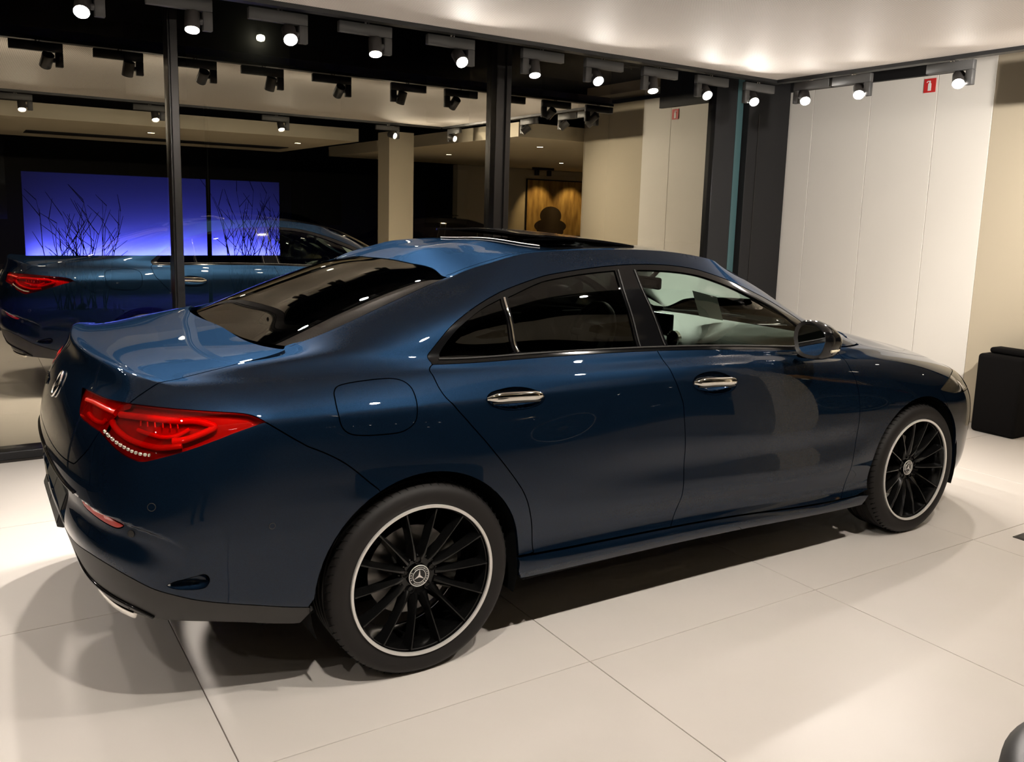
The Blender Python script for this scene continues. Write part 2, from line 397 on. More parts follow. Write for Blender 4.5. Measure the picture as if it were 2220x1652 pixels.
for i, x in enumerate((-5.6, -3.4, -1.2, 1.0, 3.0)): fill_downlight(x, -4.4, 26, 'added downlight in the soffit behind the camera, %s from the far left' % ords[i])
for x, y, w in ((5.6, -1.9, 'nearest the white wall'), (5.6, -4.6, 'near the column'), (8.2, -2.2, 'far to the right'), (8.0, -4.8, 'in front of the poster')): fill_downlight(x, y, 60, 'added warm downlight in the right soffit, %s' % w, (1, .80, .52))
# ------------------------------------------------------------------ fire extinguisher sign on the wall
sg = empty('fire_sign', (XW-.001, 1.0, 2.66)); tag(sg, 'small red fire extinguisher sign high on the white wall', 'sign')
bm = bmesh.new(); add_box(bm, -.006, -.001, -.052, .052, -.055, .055, .001, 1); bm_obj('sign_plate', bm, M['redsign'], sg)
def flat_yz(name, polys, x, mat, parent, t=.0015):
    bm = bmesh.new()
    for poly in polys:
        a = [bm.verts.new((x, y, z)) for y, z in poly]; b = [bm.verts.new((x-t, y, z)) for y, z in poly]
        bm.faces.new(a); bm.faces.new(b[::-1])
        for k in range(len(a)): bm.faces.new((a[k], a[(k+1) % len(a)], b[(k+1) % len(a)], b[k]))
    return bm_obj(name, bm, mat, parent)
flat_yz('extinguisher_symbol', [[(-.014, -.042), (.014, -.042), (.014, .012), (.008, .020), (-.008, .020), (-.014, .012)], [(-.006, .0205), (.006, .0205), (.006, .030), (-.006, .030)],
        [(-.0062, .0302), (.018, .0302), (.026, .022), (.030, .026), (.020, .037), (-.0062, .037)]], -.006, M['signwhite'], sg)

# ------------------------------------------------------------------ black seat block, floor hatch, stand-in for a dark car nose
bb = empty('bench_block', (5.30, .05, 0)); tag(bb, 'black upholstered block standing against the warm-lit part of the right wall', 'bench')
bm = bmesh.new(); add_box(bm, -.12, .125, -.17, .165, .0, .60, .028, 4); bm_obj('body', bm, M['fabric'], bb, angle=.8)
bm = bmesh.new(); add_box(bm, -.03, .115, -.165, .13, .601, .645, .02, 4); bm_obj('cushion', bm, M['fabric'], bb, angle=.8)
fh = empty('floor_hatch', (3.14, -1.205, 0)); tag(fh, 'dark square floor socket lid set in the white tiles', 'floor hatch')
bm = bmesh.new(); add_box(bm, 0, .30, -.30, 0, .0005, .004, .001, 1); bm_obj('rim', bm, M['blackmetal'], fh)
bm = bmesh.new(); add_box(bm, .012, .288, -.288, -.012, .0042, .0055, .0008, 1); bm_obj('lid', bm, M['satin'], fh)
pf = empty('nose_stand_in', (.90, -2.85, 0)); tag(pf, 'round black pouf in place of a dark car nose, cut off by the lower right corner', 'nose_stand_in')
lathe('cover', [(0, .40), (.36, .40), (.42, .385), (.455, .35), (.46, .30), (.46, .06), (.44, .02), (0, .02)], M['leather'], pf, 64, 'Z', 1.0)  # round shape stands in for the nose of a dark car
lathe('foot_ring', [(0, .0), (.40, .0), (.40, .0195), (0, .0195)], M['black'], pf, 48, 'Z')
# ---- body skin: rings (bottom edge -> roof seam), stations (rear centre -> side -> front centre); (x forward, w half width, z up)
RING=np.array([
[(-0.93,0,0.33),(-0.925,0.35,0.33),(-0.895,0.6,0.33),(-0.81,0.755,0.325),(-0.62,0.83,0.3),(-0.37,0.862,0.25),(0.05,0.888,0.25),(0.45,0.893,0.246),(1,0.893,0.24),(1.55,0.893,0.228),(2.1,0.893,0.208),(2.65,0.885,0.2),(3.08,0.84,0.195),(3.4,0.67,0.19),(3.56,0.35,0.185),(3.6,0,0.185)],
[(-0.975,0,0.42),(-0.97,0.35,0.42),(-0.945,0.63,0.42),(-0.84,0.8,0.415),(-0.63,0.872,0.39),(-0.37,0.892,0.34),(0.05,0.9,0.31),(0.45,0.908,0.295),(1,0.908,0.285),(1.55,0.906,0.268),(2.1,0.904,0.247),(2.65,0.9,0.26),(3.1,0.872,0.27),(3.44,0.7,0.28),(3.61,0.36,0.28),(3.645,0,0.28)],
[(-1.012,0,0.52),(-1.005,0.35,0.52),(-0.97,0.64,0.52),(-0.86,0.815,0.515),(-0.64,0.885,0.49),(-0.37,0.905,0.44),(0.05,0.905,0.39),(0.45,0.895,0.355),(1,0.888,0.337),(1.55,0.886,0.312),(2.1,0.89,0.288),(2.65,0.9,0.33),(3.1,0.88,0.37),(3.46,0.71,0.38),(3.625,0.36,0.38),(3.654,0,0.38)],
[(-1.022,0,0.63),(-1.014,0.35,0.63),(-0.975,0.64,0.63),(-0.868,0.815,0.62),(-0.65,0.893,0.6),(-0.37,0.912,0.56),(0.05,0.9165,0.52),(0.45,0.908,0.475),(1,0.901,0.45),(1.55,0.898,0.425),(2.1,0.9004,0.41),(2.65,0.9092,0.45),(3.1,0.888,0.48),(3.46,0.72,0.49),(3.63,0.36,0.5),(3.654,0,0.5)],
[(-1.022,0,0.735),(-1.012,0.35,0.735),(-0.965,0.63,0.735),(-0.862,0.8,0.73),(-0.655,0.887,0.71),(-0.38,0.912,0.69),(0.05,0.919,0.66),(0.45,0.911,0.62),(1,0.902,0.6),(1.55,0.899,0.58),(2.1,0.9018,0.57),(2.65,0.9124,0.6),(3.1,0.885,0.61),(3.45,0.715,0.62),(3.62,0.36,0.62),(3.65,0,0.62)],
[(-0.998,0,0.84),(-0.988,0.35,0.84),(-0.945,0.62,0.84),(-0.85,0.78,0.835),(-0.66,0.873,0.825),(-0.39,0.902,0.81),(0.05,0.9065,0.79),(0.45,0.898,0.77),(1,0.891,0.75),(1.55,0.889,0.73),(2.1,0.8928,0.71),(2.63,0.9054,0.71),(3.07,0.872,0.7),(3.42,0.7,0.69),(3.59,0.36,0.7),(3.62,0,0.7)],
[(-0.96,0,0.93),(-0.95,0.35,0.93),(-0.912,0.6,0.925),(-0.825,0.755,0.92),(-0.65,0.853,0.915),(-0.4,0.885,0.912),(0.05,0.884,0.91),(0.45,0.874,0.905),(1,0.872,0.9),(1.55,0.87,0.885),(2.1,0.8696,0.86),(2.6,0.8718,0.83),(3.02,0.83,0.785),(3.36,0.68,0.75),(3.53,0.35,0.755),(3.565,0,0.76)],
[(-0.925,0,1.005),(-0.91,0.35,1.003),(-0.87,0.58,0.995),(-0.8,0.725,0.985),(-0.635,0.815,0.975),(-0.4,0.855,0.967),(0.05,0.857,0.965),(0.45,0.852,0.965),(1,0.852,0.96),(1.55,0.85,0.945),(2.1,0.8432,0.915),(2.57,0.8326,0.885),(2.98,0.78,0.83),(3.28,0.64,0.79),(3.43,0.34,0.8),(3.47,0,0.81)],
[(-0.908,0,1.043),(-0.886,0.35,1.045),(-0.846,0.56,1.038),(-0.77,0.702,1.02),(-0.62,0.77,1.015),(-0.39,0.81,1.01),(0.05,0.827,1.005),(0.45,0.83,1),(1,0.83,0.99),(1.55,0.828,0.972),(2.1,0.8134,0.94),(2.52,0.7842,0.915),(2.9,0.72,0.865),(3.17,0.59,0.835),(3.3,0.33,0.845),(3.33,0,0.855)],
[(-0.875,0,1.048),(-0.853,0.34,1.049),(-0.812,0.54,1.042),(-0.735,0.675,1.029),(-0.59,0.745,1.03),(-0.37,0.785,1.027),(0.05,0.812,1.02),(0.45,0.82,1.015),(1,0.821,1.007),(1.55,0.818,0.988),(2.1,0.8,0.955),(2.5,0.755,0.932),(2.8,0.68,0.895),(3,0.56,0.875),(3.1,0.31,0.885),(3.12,0,0.895)],
[(-0.65,0,1.066),(-0.645,0.32,1.065),(-0.62,0.53,1.062),(-0.56,0.67,1.06),(-0.47,0.725,1.062),(-0.3,0.755,1.06),(0.07,0.8,1.037),(0.45,0.812,1.028),(1,0.813,1.02),(1.55,0.81,1),(2.08,0.785,0.967),(2.43,0.735,0.95),(2.62,0.655,0.935),(2.75,0.53,0.94),(2.82,0.29,0.95),(2.84,0,0.955)],
[(-0.43,0,1.092),(-0.425,0.3,1.092),(-0.405,0.5,1.098),(-0.35,0.612,1.098),(-0.27,0.688,1.099),(-0.14,0.745,1.092),(0.1,0.785,1.06),(0.45,0.798,1.05),(1,0.8,1.042),(1.55,0.796,1.022),(2.03,0.765,0.99),(2.3,0.7,1),(2.42,0.61,0.995),(2.5,0.5,1),(2.56,0.28,1.005),(2.58,0,1.005)],
[(-0.195,0,1.196),(-0.19,0.28,1.193),(-0.165,0.49,1.187),(-0.13,0.615,1.174),(-0.065,0.675,1.166),(0.05,0.725,1.158),(0.22,0.754,1.145),(0.48,0.763,1.14),(1,0.765,1.14),(1.5,0.762,1.12),(1.93,0.732,1.085),(2.1,0.655,1.085),(2.15,0.575,1.093),(2.22,0.46,1.105),(2.285,0.26,1.11),(2.305,0,1.112)],
[(0.045,0,1.281),(0.05,0.26,1.278),(0.06,0.47,1.268),(0.085,0.595,1.252),(0.13,0.645,1.235),(0.22,0.69,1.228),(0.36,0.71,1.237),(0.55,0.72,1.247),(1,0.722,1.252),(1.43,0.72,1.237),(1.77,0.69,1.19),(1.9,0.61,1.193),(1.96,0.53,1.205),(2.025,0.42,1.216),(2.08,0.24,1.225),(2.095,0,1.228)],
[(0.195,0,1.322),(0.195,0.25,1.318),(0.195,0.45,1.307),(0.2,0.575,1.291),(0.25,0.615,1.283),(0.33,0.645,1.292),(0.455,0.655,1.31),(0.62,0.66,1.33),(1.03,0.662,1.348),(1.38,0.66,1.328),(1.62,0.645,1.282),(1.735,0.575,1.28),(1.785,0.49,1.295),(1.835,0.39,1.309),(1.875,0.22,1.322),(1.89,0,1.325)],
[(0.272,0,1.336),(0.27,0.24,1.331),(0.265,0.43,1.32),(0.25,0.565,1.306),(0.31,0.585,1.33),(0.41,0.59,1.358),(0.54,0.592,1.389),(0.7,0.594,1.402),(1.05,0.597,1.409),(1.36,0.594,1.392),(1.56,0.578,1.36),(1.62,0.535,1.346),(1.66,0.44,1.35),(1.695,0.35,1.355),(1.73,0.2,1.362),(1.745,0,1.366)],
],float)
NR,NS=RING.shape[:2]
def _cspline(K,D,ext0,ext1):
    """natural cubic spline second derivatives; K (...,n) knots, D (...,n,3). clamp flags unused"""
    h=np.diff(K,axis=-1); n=K.shape[-1]
    d=np.diff(D,axis=-2)/h[...,None]
    M=np.zeros_like(D)
    a=h[...,:-1];b=2*(h[...,:-1]+h[...,1:]);c=h[...,1:]
    r=6*np.diff(d,axis=-2)
    m=n-2
    cp=np.zeros(K.shape[:-1]+(m,));dp=np.zeros(D.shape[:-2]+(m,3))
    cp[...,0]=c[...,0]/b[...,0];dp[...,0,:]=r[...,0,:]/b[...,0,None]
    for i in range(1,m):
        den=b[...,i]-a[...,i]*cp[...,i-1]
        cp[...,i]=c[...,i]/den
        dp[...,i,:]=(r[...,i,:]-a[...,i,None]*dp[...,i-1,:])/den[...,None]
    M[...,m,:]=dp[...,m-1,:]
    for i in range(m-2,-1,-1): M[...,i+1,:]=dp[...,i,:]-cp[...,i,None]*M[...,i+2,:]
    return M
def _eval(K,D,M,t):
    """t in index units, shape broadcastable to leading dims: K(N,n) D(N,n,3) t(N,)"""
    n=K.shape[-1]; i=np.clip(np.floor(t).astype(int),0,n-2); f=t-i
    r=np.arange(len(t)); h=K[r,i+1]-K[r,i]; A=1-f;B=f
    return (A[:,None]*D[r,i]+B[:,None]*D[r,i+1]+(((A**3-A)[:,None]*M[r,i]+(B**3-B)[:,None]*M[r,i+1])*(h*h)[:,None]/6))
# rings mirrored at both ends for symmetric tangents
def _prep():
    mir=RING*np.array([1,-1,1.])
    D=np.concatenate([mir[:,3:0:-1],RING,mir[:,-2:-5:-1]],axis=1)  # 3 ghost each side
    seg=np.linalg.norm(np.diff(D,axis=1),axis=2)**.7
    K=np.concatenate([np.zeros((NR,1)),np.cumsum(seg,1)],1)
    return K,D,_cspline(K,D,0,0)
_K,_D,_M=_prep()
def surf(u,v):
    u=np.atleast_1d(np.asarray(u,float));v=np.atleast_1d(np.asarray(v,float))
    N=len(u); Q=np.zeros((N,NR,3))
    for k in range(NR):
        Q[:,k]=_eval(np.broadcast_to(_K[k],(N,_K.shape[1])),np.broadcast_to(_D[k],(N,)+_D[k].shape),np.broadcast_to(_M[k],(N,)+_M[k].shape),u+3)
    seg=np.linalg.norm(np.diff(Q,axis=1),axis=2)**.7
    K=np.concatenate([np.zeros((N,1)),np.cumsum(seg,1)],1)
    M=_cspline(K,Q,0,0)
    return _eval(K,Q,M,v)
def surfn(u,v,e=1e-3):
    p=surf(u,v); du=surf(u+e,v)-surf(u-e,v); v0=np.clip(v-e,0,NR-1);v1=np.clip(v+e,0,NR-1)
    dv=surf(u,v1)-surf(u,v0); n=np.cross(du,dv); n/=np.linalg.norm(n,axis=1)[:,None]+1e-12
    return p,n
# ------------------------------------------------------------------ the car
CAR = empty('car'); tag(CAR, 'dark blue four-door coupe parked on the white tiled floor', 'car')
def sstep(t): t = np.clip(t, 0, 1); return t*t*(3-2*t)
CRX = np.array([0, 1.16, 1.71, 2.375, 2.768, 3.13, 3.398, 3.6]); CRV = np.array([3.58, 3.547, 3.503, 3.343, 3.294, 3.153, 2.978, 2.70])
def disp(u, v):
    """sculpting on top of the base skin: bumper ledge, hollow along the lower doors, crisp shoulder line"""
    vc = np.interp(np.abs(u), CRX, CRV); t = vc-v
    d = -.020*sstep(t/.14)*(1-sstep((t-.45)/.9))*(1-sstep((np.abs(u)-2.9)/.75))
    d = d-.050*sstep(t/.10)*(1-sstep((t-1.25)/.25))*(1-sstep((np.abs(u)-.95)/.25))
    a = sstep((u-6.9)/1.3)*(1-sstep((u-10.0)/.7))
    d = d-.008*a*np.exp(-((v-3.78)/.45)**2)+.003*a*np.exp(-((v-3.0)/.28)**2)
    b = sstep((u-4.2)/.5)*(1-sstep((u-8.2)/2.0))
    d = d+.0085*b*np.exp(-(np.sqrt((v-6.05)**2+.006)-.077)/.75)
    c = 1-sstep((np.abs(u)-2.6)/.75)
    d = d+.010*c*np.exp(-(np.sqrt((v-8.0)**2+.004)-.063)/.42)
    return d
def _n(u, v, e=2e-3):
    v0 = np.clip(v-e, 0, NR-1); v1 = np.clip(v+e, 0, NR-1)
    n = -np.cross(surf(u+e, v)-surf(u-e, v), surf(u, v1)-surf(u, v0))
    return n/(np.linalg.norm(n, axis=1)[:, None]+1e-12)
def skin(u, v, off=0.0):
    u = np.atleast_1d(np.asarray(u, float)); v = np.atleast_1d(np.asarray(v, float))
    return surf(u, v)+_n(u, v)*(disp(u, v)+off)[:, None]
def skin_n(u, v, off=0.0, e=4e-3, fn=None):
    u = np.atleast_1d(np.asarray(u, float)); v = np.atleast_1d(np.asarray(v, float)); off = np.broadcast_to(off, u.shape)
    p = skin(u, v, off); v0 = np.clip(v-e, 0, NR-1); v1 = np.clip(v+e, 0, NR-1); g = (lambda a, b: off) if fn is None else fn
    n = -np.cross(skin(u+e, v, g(u+e, v))-skin(u-e, v, g(u-e, v)), skin(u, v1, g(u, v1))-skin(u, v0, g(u, v0)))
    return p, n/(np.linalg.norm(n, axis=1)[:, None]+1e-12)
def inv_xz(x, z, u=None, v=3.0):
    if u is None: u = 6+x/.45 if x < .45 else (7+(x-.45)/.55 if x < 2.65 else 11+(x-2.65)/.45)
    for _ in range(25):
        p = surf(u, v)[0]; e = 1e-3
        J = np.c_[(surf(u+e, v)[0]-p)/e, (surf(u, v+e)[0]-p)/e][[0, 2]]
        st = np.clip(np.linalg.solve(J, np.array([x-p[0], z-p[2]])), -.4, .4)
        u = float(u+st[0]); v = float(np.clip(v+st[1], 0, NR-1.01))
    return u, v
def arch(xc, a0, a1, n=28, r=.372, zc=.33):
    return [inv_xz(xc+r*math.cos(math.radians(a)), max(zc+r*math.sin(math.radians(a)), .252)) for a in np.linspace(a0, a1, n)]
SU, SV = .45, .09                      # metres per unit of u and v (for triangulation only)
def pip(px, py, poly):
    inside = np.zeros(len(px), bool); n = len(poly)
    for i in range(n):
        x1, y1 = poly[i]; x2, y2 = poly[(i+1) % n]
        c = ((y1 > py) != (y2 > py)) & (px < (x2-x1)*(py-y1)/((y2-y1) if abs(y2-y1) > 1e-12 else 1e-12)+x1)
        inside ^= c
    return inside
def dens(poly, step=.022):
    out = []; n = len(poly)
    for i in range(n):
        a = np.array(poly[i], float); b = np.array(poly[(i+1) % n], float)
        L = math.hypot((b[0]-a[0]), (b[1]-a[1])); k = max(1, int(math.ceil(L/step)))
        for j in range(k): out.append(tuple(a+(b-a)*j/k))
    return out
def dist_poly(px, py, poly):
    d = np.full(len(px), 1e9); n = len(poly)
    for i in range(n):
        x1, y1 = poly[i]; x2, y2 = poly[(i+1) % n]; dx, dy = x2-x1, y2-y1; l2 = dx*dx+dy*dy+1e-18
        t = np.clip(((px-x1)*dx+(py-y1)*dy)/l2, 0, 1); d = np.minimum(d, np.hypot(px-x1-t*dx, py-y1-t*dy))
    return d
def tri2d(poly, holes=(), gx=.026, gy=.017):
    """constrained triangulation of a polygon with holes (metric uv); returns pts, tris, loops"""
    P = dens(poly); Hs = [dens(h) for h in holes]; pts = list(P); loops = [list(range(len(P)))]
    edges = [(i, (i+1) % len(P)) for i in range(len(P))]
    for h in Hs:
        o = len(pts); pts += h; loops.append(list(range(o, o+len(h)))); edges += [(o+i, o+(i+1) % len(h)) for i in range(len(h))]
    A = np.array(poly); x0, y0 = A.min(0); x1, y1 = A.max(0)
    gxs = np.arange(math.floor(x0/gx)*gx, x1, gx); gys = np.arange(math.floor(y0/gy)*gy, y1, gy)
    X, Y = [a.ravel() for a in np.meshgrid(gxs, gys)]
    ok = pip(X, Y, poly)
    for h in holes: ok &= ~pip(X, Y, h)
    X, Y = X[ok], Y[ok]; d = dist_poly(X, Y, poly)
    for h in holes: d = np.minimum(d, dist_poly(X, Y, h))
    k = d > min(gx, gy)*.55; nb = len(pts)
    pts += list(zip(X[k], Y[k]))
    r = delaunay_2d_cdt([Vector(p) for p in pts], edges, [], 0, 1e-7)
    V = np.array([tuple(v) for v in r[0]]); T = np.array([f for f in r[2] if len(f) == 3])
    c = V[T].mean(1); ok = pip(c[:, 0], c[:, 1], poly)
    for h in holes: ok &= ~pip(c[:, 0], c[:, 1], h)
    T = T[ok]; orig = r[3]; m = {}
    for i, l in enumerate(orig):
        for q in l: m[q] = i
    loops = [[m[i] for i in l if i in m] for l in loops]
    loops = [[a for a, b in zip(l, l[1:]+l[:1]) if a != b] for l in loops]
    return V, T, loops
def finish_panel(P, Nn, T, loops, gap, flange, free=None):
    """open the shut line by `gap` and fold the edge inwards by `flange`; returns verts, faces, normals"""
    fn = np.cross(P[T[:, 1]]-P[T[:, 0]], P[T[:, 2]]-P[T[:, 0]])
    flip = (fn*Nn[T[:, 0]]).sum(1) < 0; T = T.copy(); T[flip] = T[flip][:, ::-1]
    cen = np.zeros_like(P); cnt = np.zeros(len(P)); C3 = P[T].mean(1)
    for k in range(3): np.add.at(cen, T[:, k], C3); np.add.at(cnt, T[:, k], 1)
    used = cnt > 0; cen[used] /= cnt[used][:, None]
    P = P.copy(); verts = [P]; nors = [Nn]; faces = [tuple(t) for t in T]; base = len(P)
    for lp in loops:
        n = len(lp); D = np.zeros((n, 3)); skip = [free is not None and free[i] for i in lp]
        for k in range(n):
            i = lp[k]; t = P[lp[(k+1) % n]]-P[lp[k-1]]; d = np.cross(Nn[i], t); d /= np.linalg.norm(d)+1e-12
            if np.dot(cen[i]-P[i], d) < 0: d = -d
            if skip[k]: d[1] = 0
            D[k] = d
        for k in range(n): verts[0][lp[k]] += D[k]*gap
        if flange > 0:
            top = verts[0][lp]; bot = top-Nn[lp]*flange-D*.0005
            verts += [top, bot]; nors += [-D, -D]; o = base; base += 2*n
            for k in range(n):
                k2 = (k+1) % n
                if skip[k] and skip[k2]: continue
                q = (o+k, o+k2, o+n+k2, o+n+k)
                a, b, c = top[k], top[k2], bot[k2]
                if np.dot(np.cross(b-a, c-a), -D[k]) < 0: q = q[::-1]
                faces.append(q)
    return np.vstack(verts), faces, np.vstack(nors)
def flat_n(u, v, off, vb, vt):
    vc = np.clip(v, vb, vt)
    def g(u_, v_):
        c = np.clip(v_, vb, vt); e = .02; s = (skin(u_, c+e, off)-skin(u_, c-e, off))/(2*e); return skin(u_, c, off)+s*(v_-c)[:, None]
    p = g(u, v); e = 4e-3; n = -np.cross(g(u+e, v)-g(u-e, v), g(u, v+e)-g(u, v-e)); return p, n/(np.linalg.norm(n, axis=1)[:, None]+1e-12)
def panel(name, poly, mat, holes=(), off=0.0, gap=.002, straight=None, flange=.014, sym=None, parent=None, offn=None, gx=.026, gy=.017, label=None, sides=(1, -1), thick=0):
    """poly / holes in (u,v). sym='u0'|'u1': half panel mirrored into one mesh, else one object per side. returns objects"""
    sc = lambda L: [(a*SU, b*SV) for a, b in L]
    V, T, loops = tri2d(sc(poly), [sc(h) for h in holes], gx, gy)
    u, v = V[:, 0]/SU, V[:, 1]/SV
    o = off if offn is None else offn(u, v)
    P, Nn = skin_n(u, v, o, fn=offn) if straight is None else flat_n(u, v, o, *straight)
    free = (np.abs(P[:, 1]) < 2e-4) if sym else None
    if sym: P[free, 1] = 0; Nn[free, 1] = 0; Nn /= np.linalg.norm(Nn, axis=1)[:, None]
    X, F, NN = finish_panel(P, Nn, T, loops, gap, flange, free)
    mir = np.array([1, -1, 1.]); objs = []
    if sym:
        n = len(X); F2 = [tuple(i+n for i in f[::-1]) for f in F]
        ob = mesh_obj(name, np.vstack([X, X*mir]), F+F2, mat, parent or CAR, True, np.vstack([NN, NN*mir])); objs = [ob]
    else:
        for s in sides:
            par = parent[0 if s == 1 else 1] if isinstance(parent, (list, tuple)) else (parent or CAR)
            if s == 1: objs.append(mesh_obj(name, X, F, mat, par, True, NN))
            else: objs.append(mesh_obj(name, X*mir, [f[::-1] for f in F], mat, par, True, NN*mir))
    if label:
        for ob in objs: ob['label'] = label
    return objs
# ---- feature lines on the skin (u = station, v = ring)
BELT = catmull([(6.01, 9.881), (6.794, 10.142), (7.353, 10.25), (8.085, 10.215), (9.153, 9.72), (9.652, 9.52), (10.131, 9.679)])
DLO = catmull([(5.985, 10.149), (5.79, 11.4), (5.66, 12.194), (5.70, 12.836), (6.062, 13.354), (6.72, 13.701), (7.298, 13.896), (7.823, 14.03), (8.239, 14.053), (8.633, 14.03), (9.166, 13.98), (9.871, 13.78), (10.36, 13.112), (10.50, 12.36), (10.46, 11.7), (10.328, 10.484)])
QG = [(6.05, 10.75)]+catmull([(5.98, 11.20), (5.887, 11.843), (5.874, 12.244), (5.928, 12.665), (6.147, 12.985)])+catmull([(6.22, 12.85), (6.655, 12.053), (6.855, 11.06)])
RG = catmull([(6.303, 13.011), (6.781, 13.446), (7.31, 13.693), (7.784, 13.808)])+catmull([(7.80, 13.6), (7.886, 12.409), (7.925, 10.98)])+catmull([(6.93, 11.06), (6.752, 12.06), (6.36, 12.9)])
FG = catmull([(8.044, 13.801), (8.584, 13.75), (9.05, 13.67), (9.57, 13.40), (9.90, 12.836), (10.04, 12.135), (10.12, 11.51), (10.10, 10.85)])+catmull([(9.789, 10.85), (8.928, 10.80), (8.215, 10.98)])+catmull([(8.208, 11.1), (8.152, 12.426), (8.06, 13.6)])
RDR = catmull([(6.005, 9.882), (6.019, 7.827), (6.051, 6.768), (6.125, 6.044), (6.273, 5.471), (6.452, 4.895), (6.654, 4.251), (6.799, 3.737), (6.877, 3.29), (6.941, 2.571), (6.966, 1.672)])
BSM = catmull([(8.092, 10.215), (8.116, 8.001), (8.166, 6.238), (8.222, 5.633), (8.246, 5.354), (8.271, 4.321), (8.27, 3.694), (8.261, 3.155), (8.238, 2.534), (8.176, 1.655)])
FSM = catmull([(10.25, 9.9), (10.185, 8.6), (10.172, 6.562), (10.231, 5.786), (10.259, 5.287), (10.264, 4.621), (10.242, 3.829), (10.207, 3.158), (10.171, 2.47), (10.109, 1.419)])
DBOT = catmull([(6.834, 1.655), (6.966, 1.672), (7.532, 1.68), (8.176, 1.655), (9.086, 1.62), (10.109, 1.419), (10.321, 1.33)])
BQ = catmull([(4.573, 6.041), (4.883, 5.444), (5.223, 4.79), (5.424, 4.17), (5.497, 3.948)])
FUEL = catmull([(5.251, 6.865), (5.259, 7.353), (5.31, 7.703), (5.49, 7.91), (5.67, 7.95), (5.765, 7.70), (5.816, 7.232), (5.831, 6.71), (5.829, 6.154), (5.813, 5.715), (5.766, 5.516), (5.686, 5.394), (5.554, 5.376), (5.419, 5.396), (5.321, 5.468), (5.265, 5.672), (5.25, 6.089)], 4, True)
LTOP = catmull([(2.627, 6.635), (3.139, 6.674), (3.649, 6.636), (4.11, 6.552), (4.315, 6.475), (4.449, 6.332), (4.573, 6.06)])
LBOT = catmull([(4.573, 6.06), (4.25, 5.79), (3.997, 5.53), (3.64, 5.219), (3.349, 5.002), (3.118, 4.871), (2.972, 4.902), (2.755, 5.012), (2.415, 5.293), (2.178, 5.478)])
LSEAM = catmull([(2.178, 5.478), (2.244, 5.941), (2.416, 6.408), (2.627, 6.635)])
LIN = catmull([(2.627, 6.635), (1.978, 6.536), (1.507, 6.48), (1.055, 6.39)])+catmull([(1.333, 5.895), (1.477, 5.633), (1.807, 5.56), (2.178, 5.478)])
LIDS = catmull([(2.95, 10.93), (3.20, 10.75), (3.31, 10.45), (3.26, 10.1), (3.24, 9.4), (3.03, 8.0), (2.846, 7.192), (2.627, 6.635)])
LIDL = catmull([(2.178, 5.478), (1.965, 4.832), (1.75, 4.40), (1.66, 4.28)])+catmull([(1.511, 4.25), (1.106, 4.204), (.704, 4.19), (0, 4.18)])
RWE = catmull([(2.95, 11.05), (3.10, 11.25), (3.07, 11.76), (2.99, 12.41), (2.985, 13.776), (2.97, 15)])
SPLIT = catmull([(0, 1.95), (1.397, 2.0), (2.049, 2.05), (2.493, 1.93), (2.869, 1.659), (3.144, 1.364), (3.393, 1.166), (3.672, .98), (4.036, .85), (4.385, .795), (4.93, .70)])
REFL = catmull([(1.771, 3.38), (1.841, 3.18), (2.142, 3.08), (2.548, 2.98), (2.694, 2.99), (2.774, 3.10), (2.586, 3.18), (2.268, 3.29), (1.948, 3.38)], 3, True)
VENT = catmull([(3.325, 1.497), (3.426, 1.623), (3.537, 1.699), (3.674, 1.801), (3.77, 1.857), (3.813, 1.769), (3.81, 1.621), (3.748, 1.441), (3.596, 1.381), (3.426, 1.394)], 4, True)
PKR = catmull([(6.467, 6.127), (6.518, 6.42), (6.64, 6.561), (6.76, 6.602), (6.898, 6.478), (7.014, 6.17), (7.039, 5.915), (6.973, 5.755), (6.804, 5.697), (6.638, 5.725), (6.515, 5.871)], 4, True)
PKF = catmull([(8.337, 5.988), (8.388, 6.324), (8.499, 6.504), (8.617, 6.456), (8.732, 6.134), (8.787, 5.868), (8.752, 5.694), (8.63, 5.605), (8.487, 5.634), (8.38, 5.782)], 4, True)
HOODS = catmull([(11.55, 10.72), (11.33, 10.3), (11.35, 9.4), (11.62, 8.75), (12.2, 8.35), (12.8, 7.9), (13.25, 7.3), (13.6, 7.05)])
HLT = catmull([(11.60, 5.15), (12.05, 5.75), (12.55, 6.25), (13.1, 6.5), (13.6, 6.55)])
HLB = catmull([(13.6, 6.55), (13.95, 6.2), (13.9, 5.6), (13.3, 5.05), (12.6, 4.8), (12.0, 4.85), (11.60, 5.15)])
XR, XF = 0.0, 2.729
u0, v0 = BQ[-1]; pb = surf(u0, v0)[0]; A_BQ = math.degrees(math.atan2(pb[2]-.33, pb[0]-XR))
ARCH_QR = arch(XR, -12, A_BQ)             # from the sill in front of the wheel over the top to the bumper joint
BQ[-1] = ARCH_QR[-1]
ARCH_BP = arch(XR, A_BQ, 184, 12)
A_FB = 52
ARCH_FF = arch(XF, 193, A_FB)             # rear of the front arch over the top to the bumper joint
ARCH_FB = arch(XF, A_FB, 0, 14)
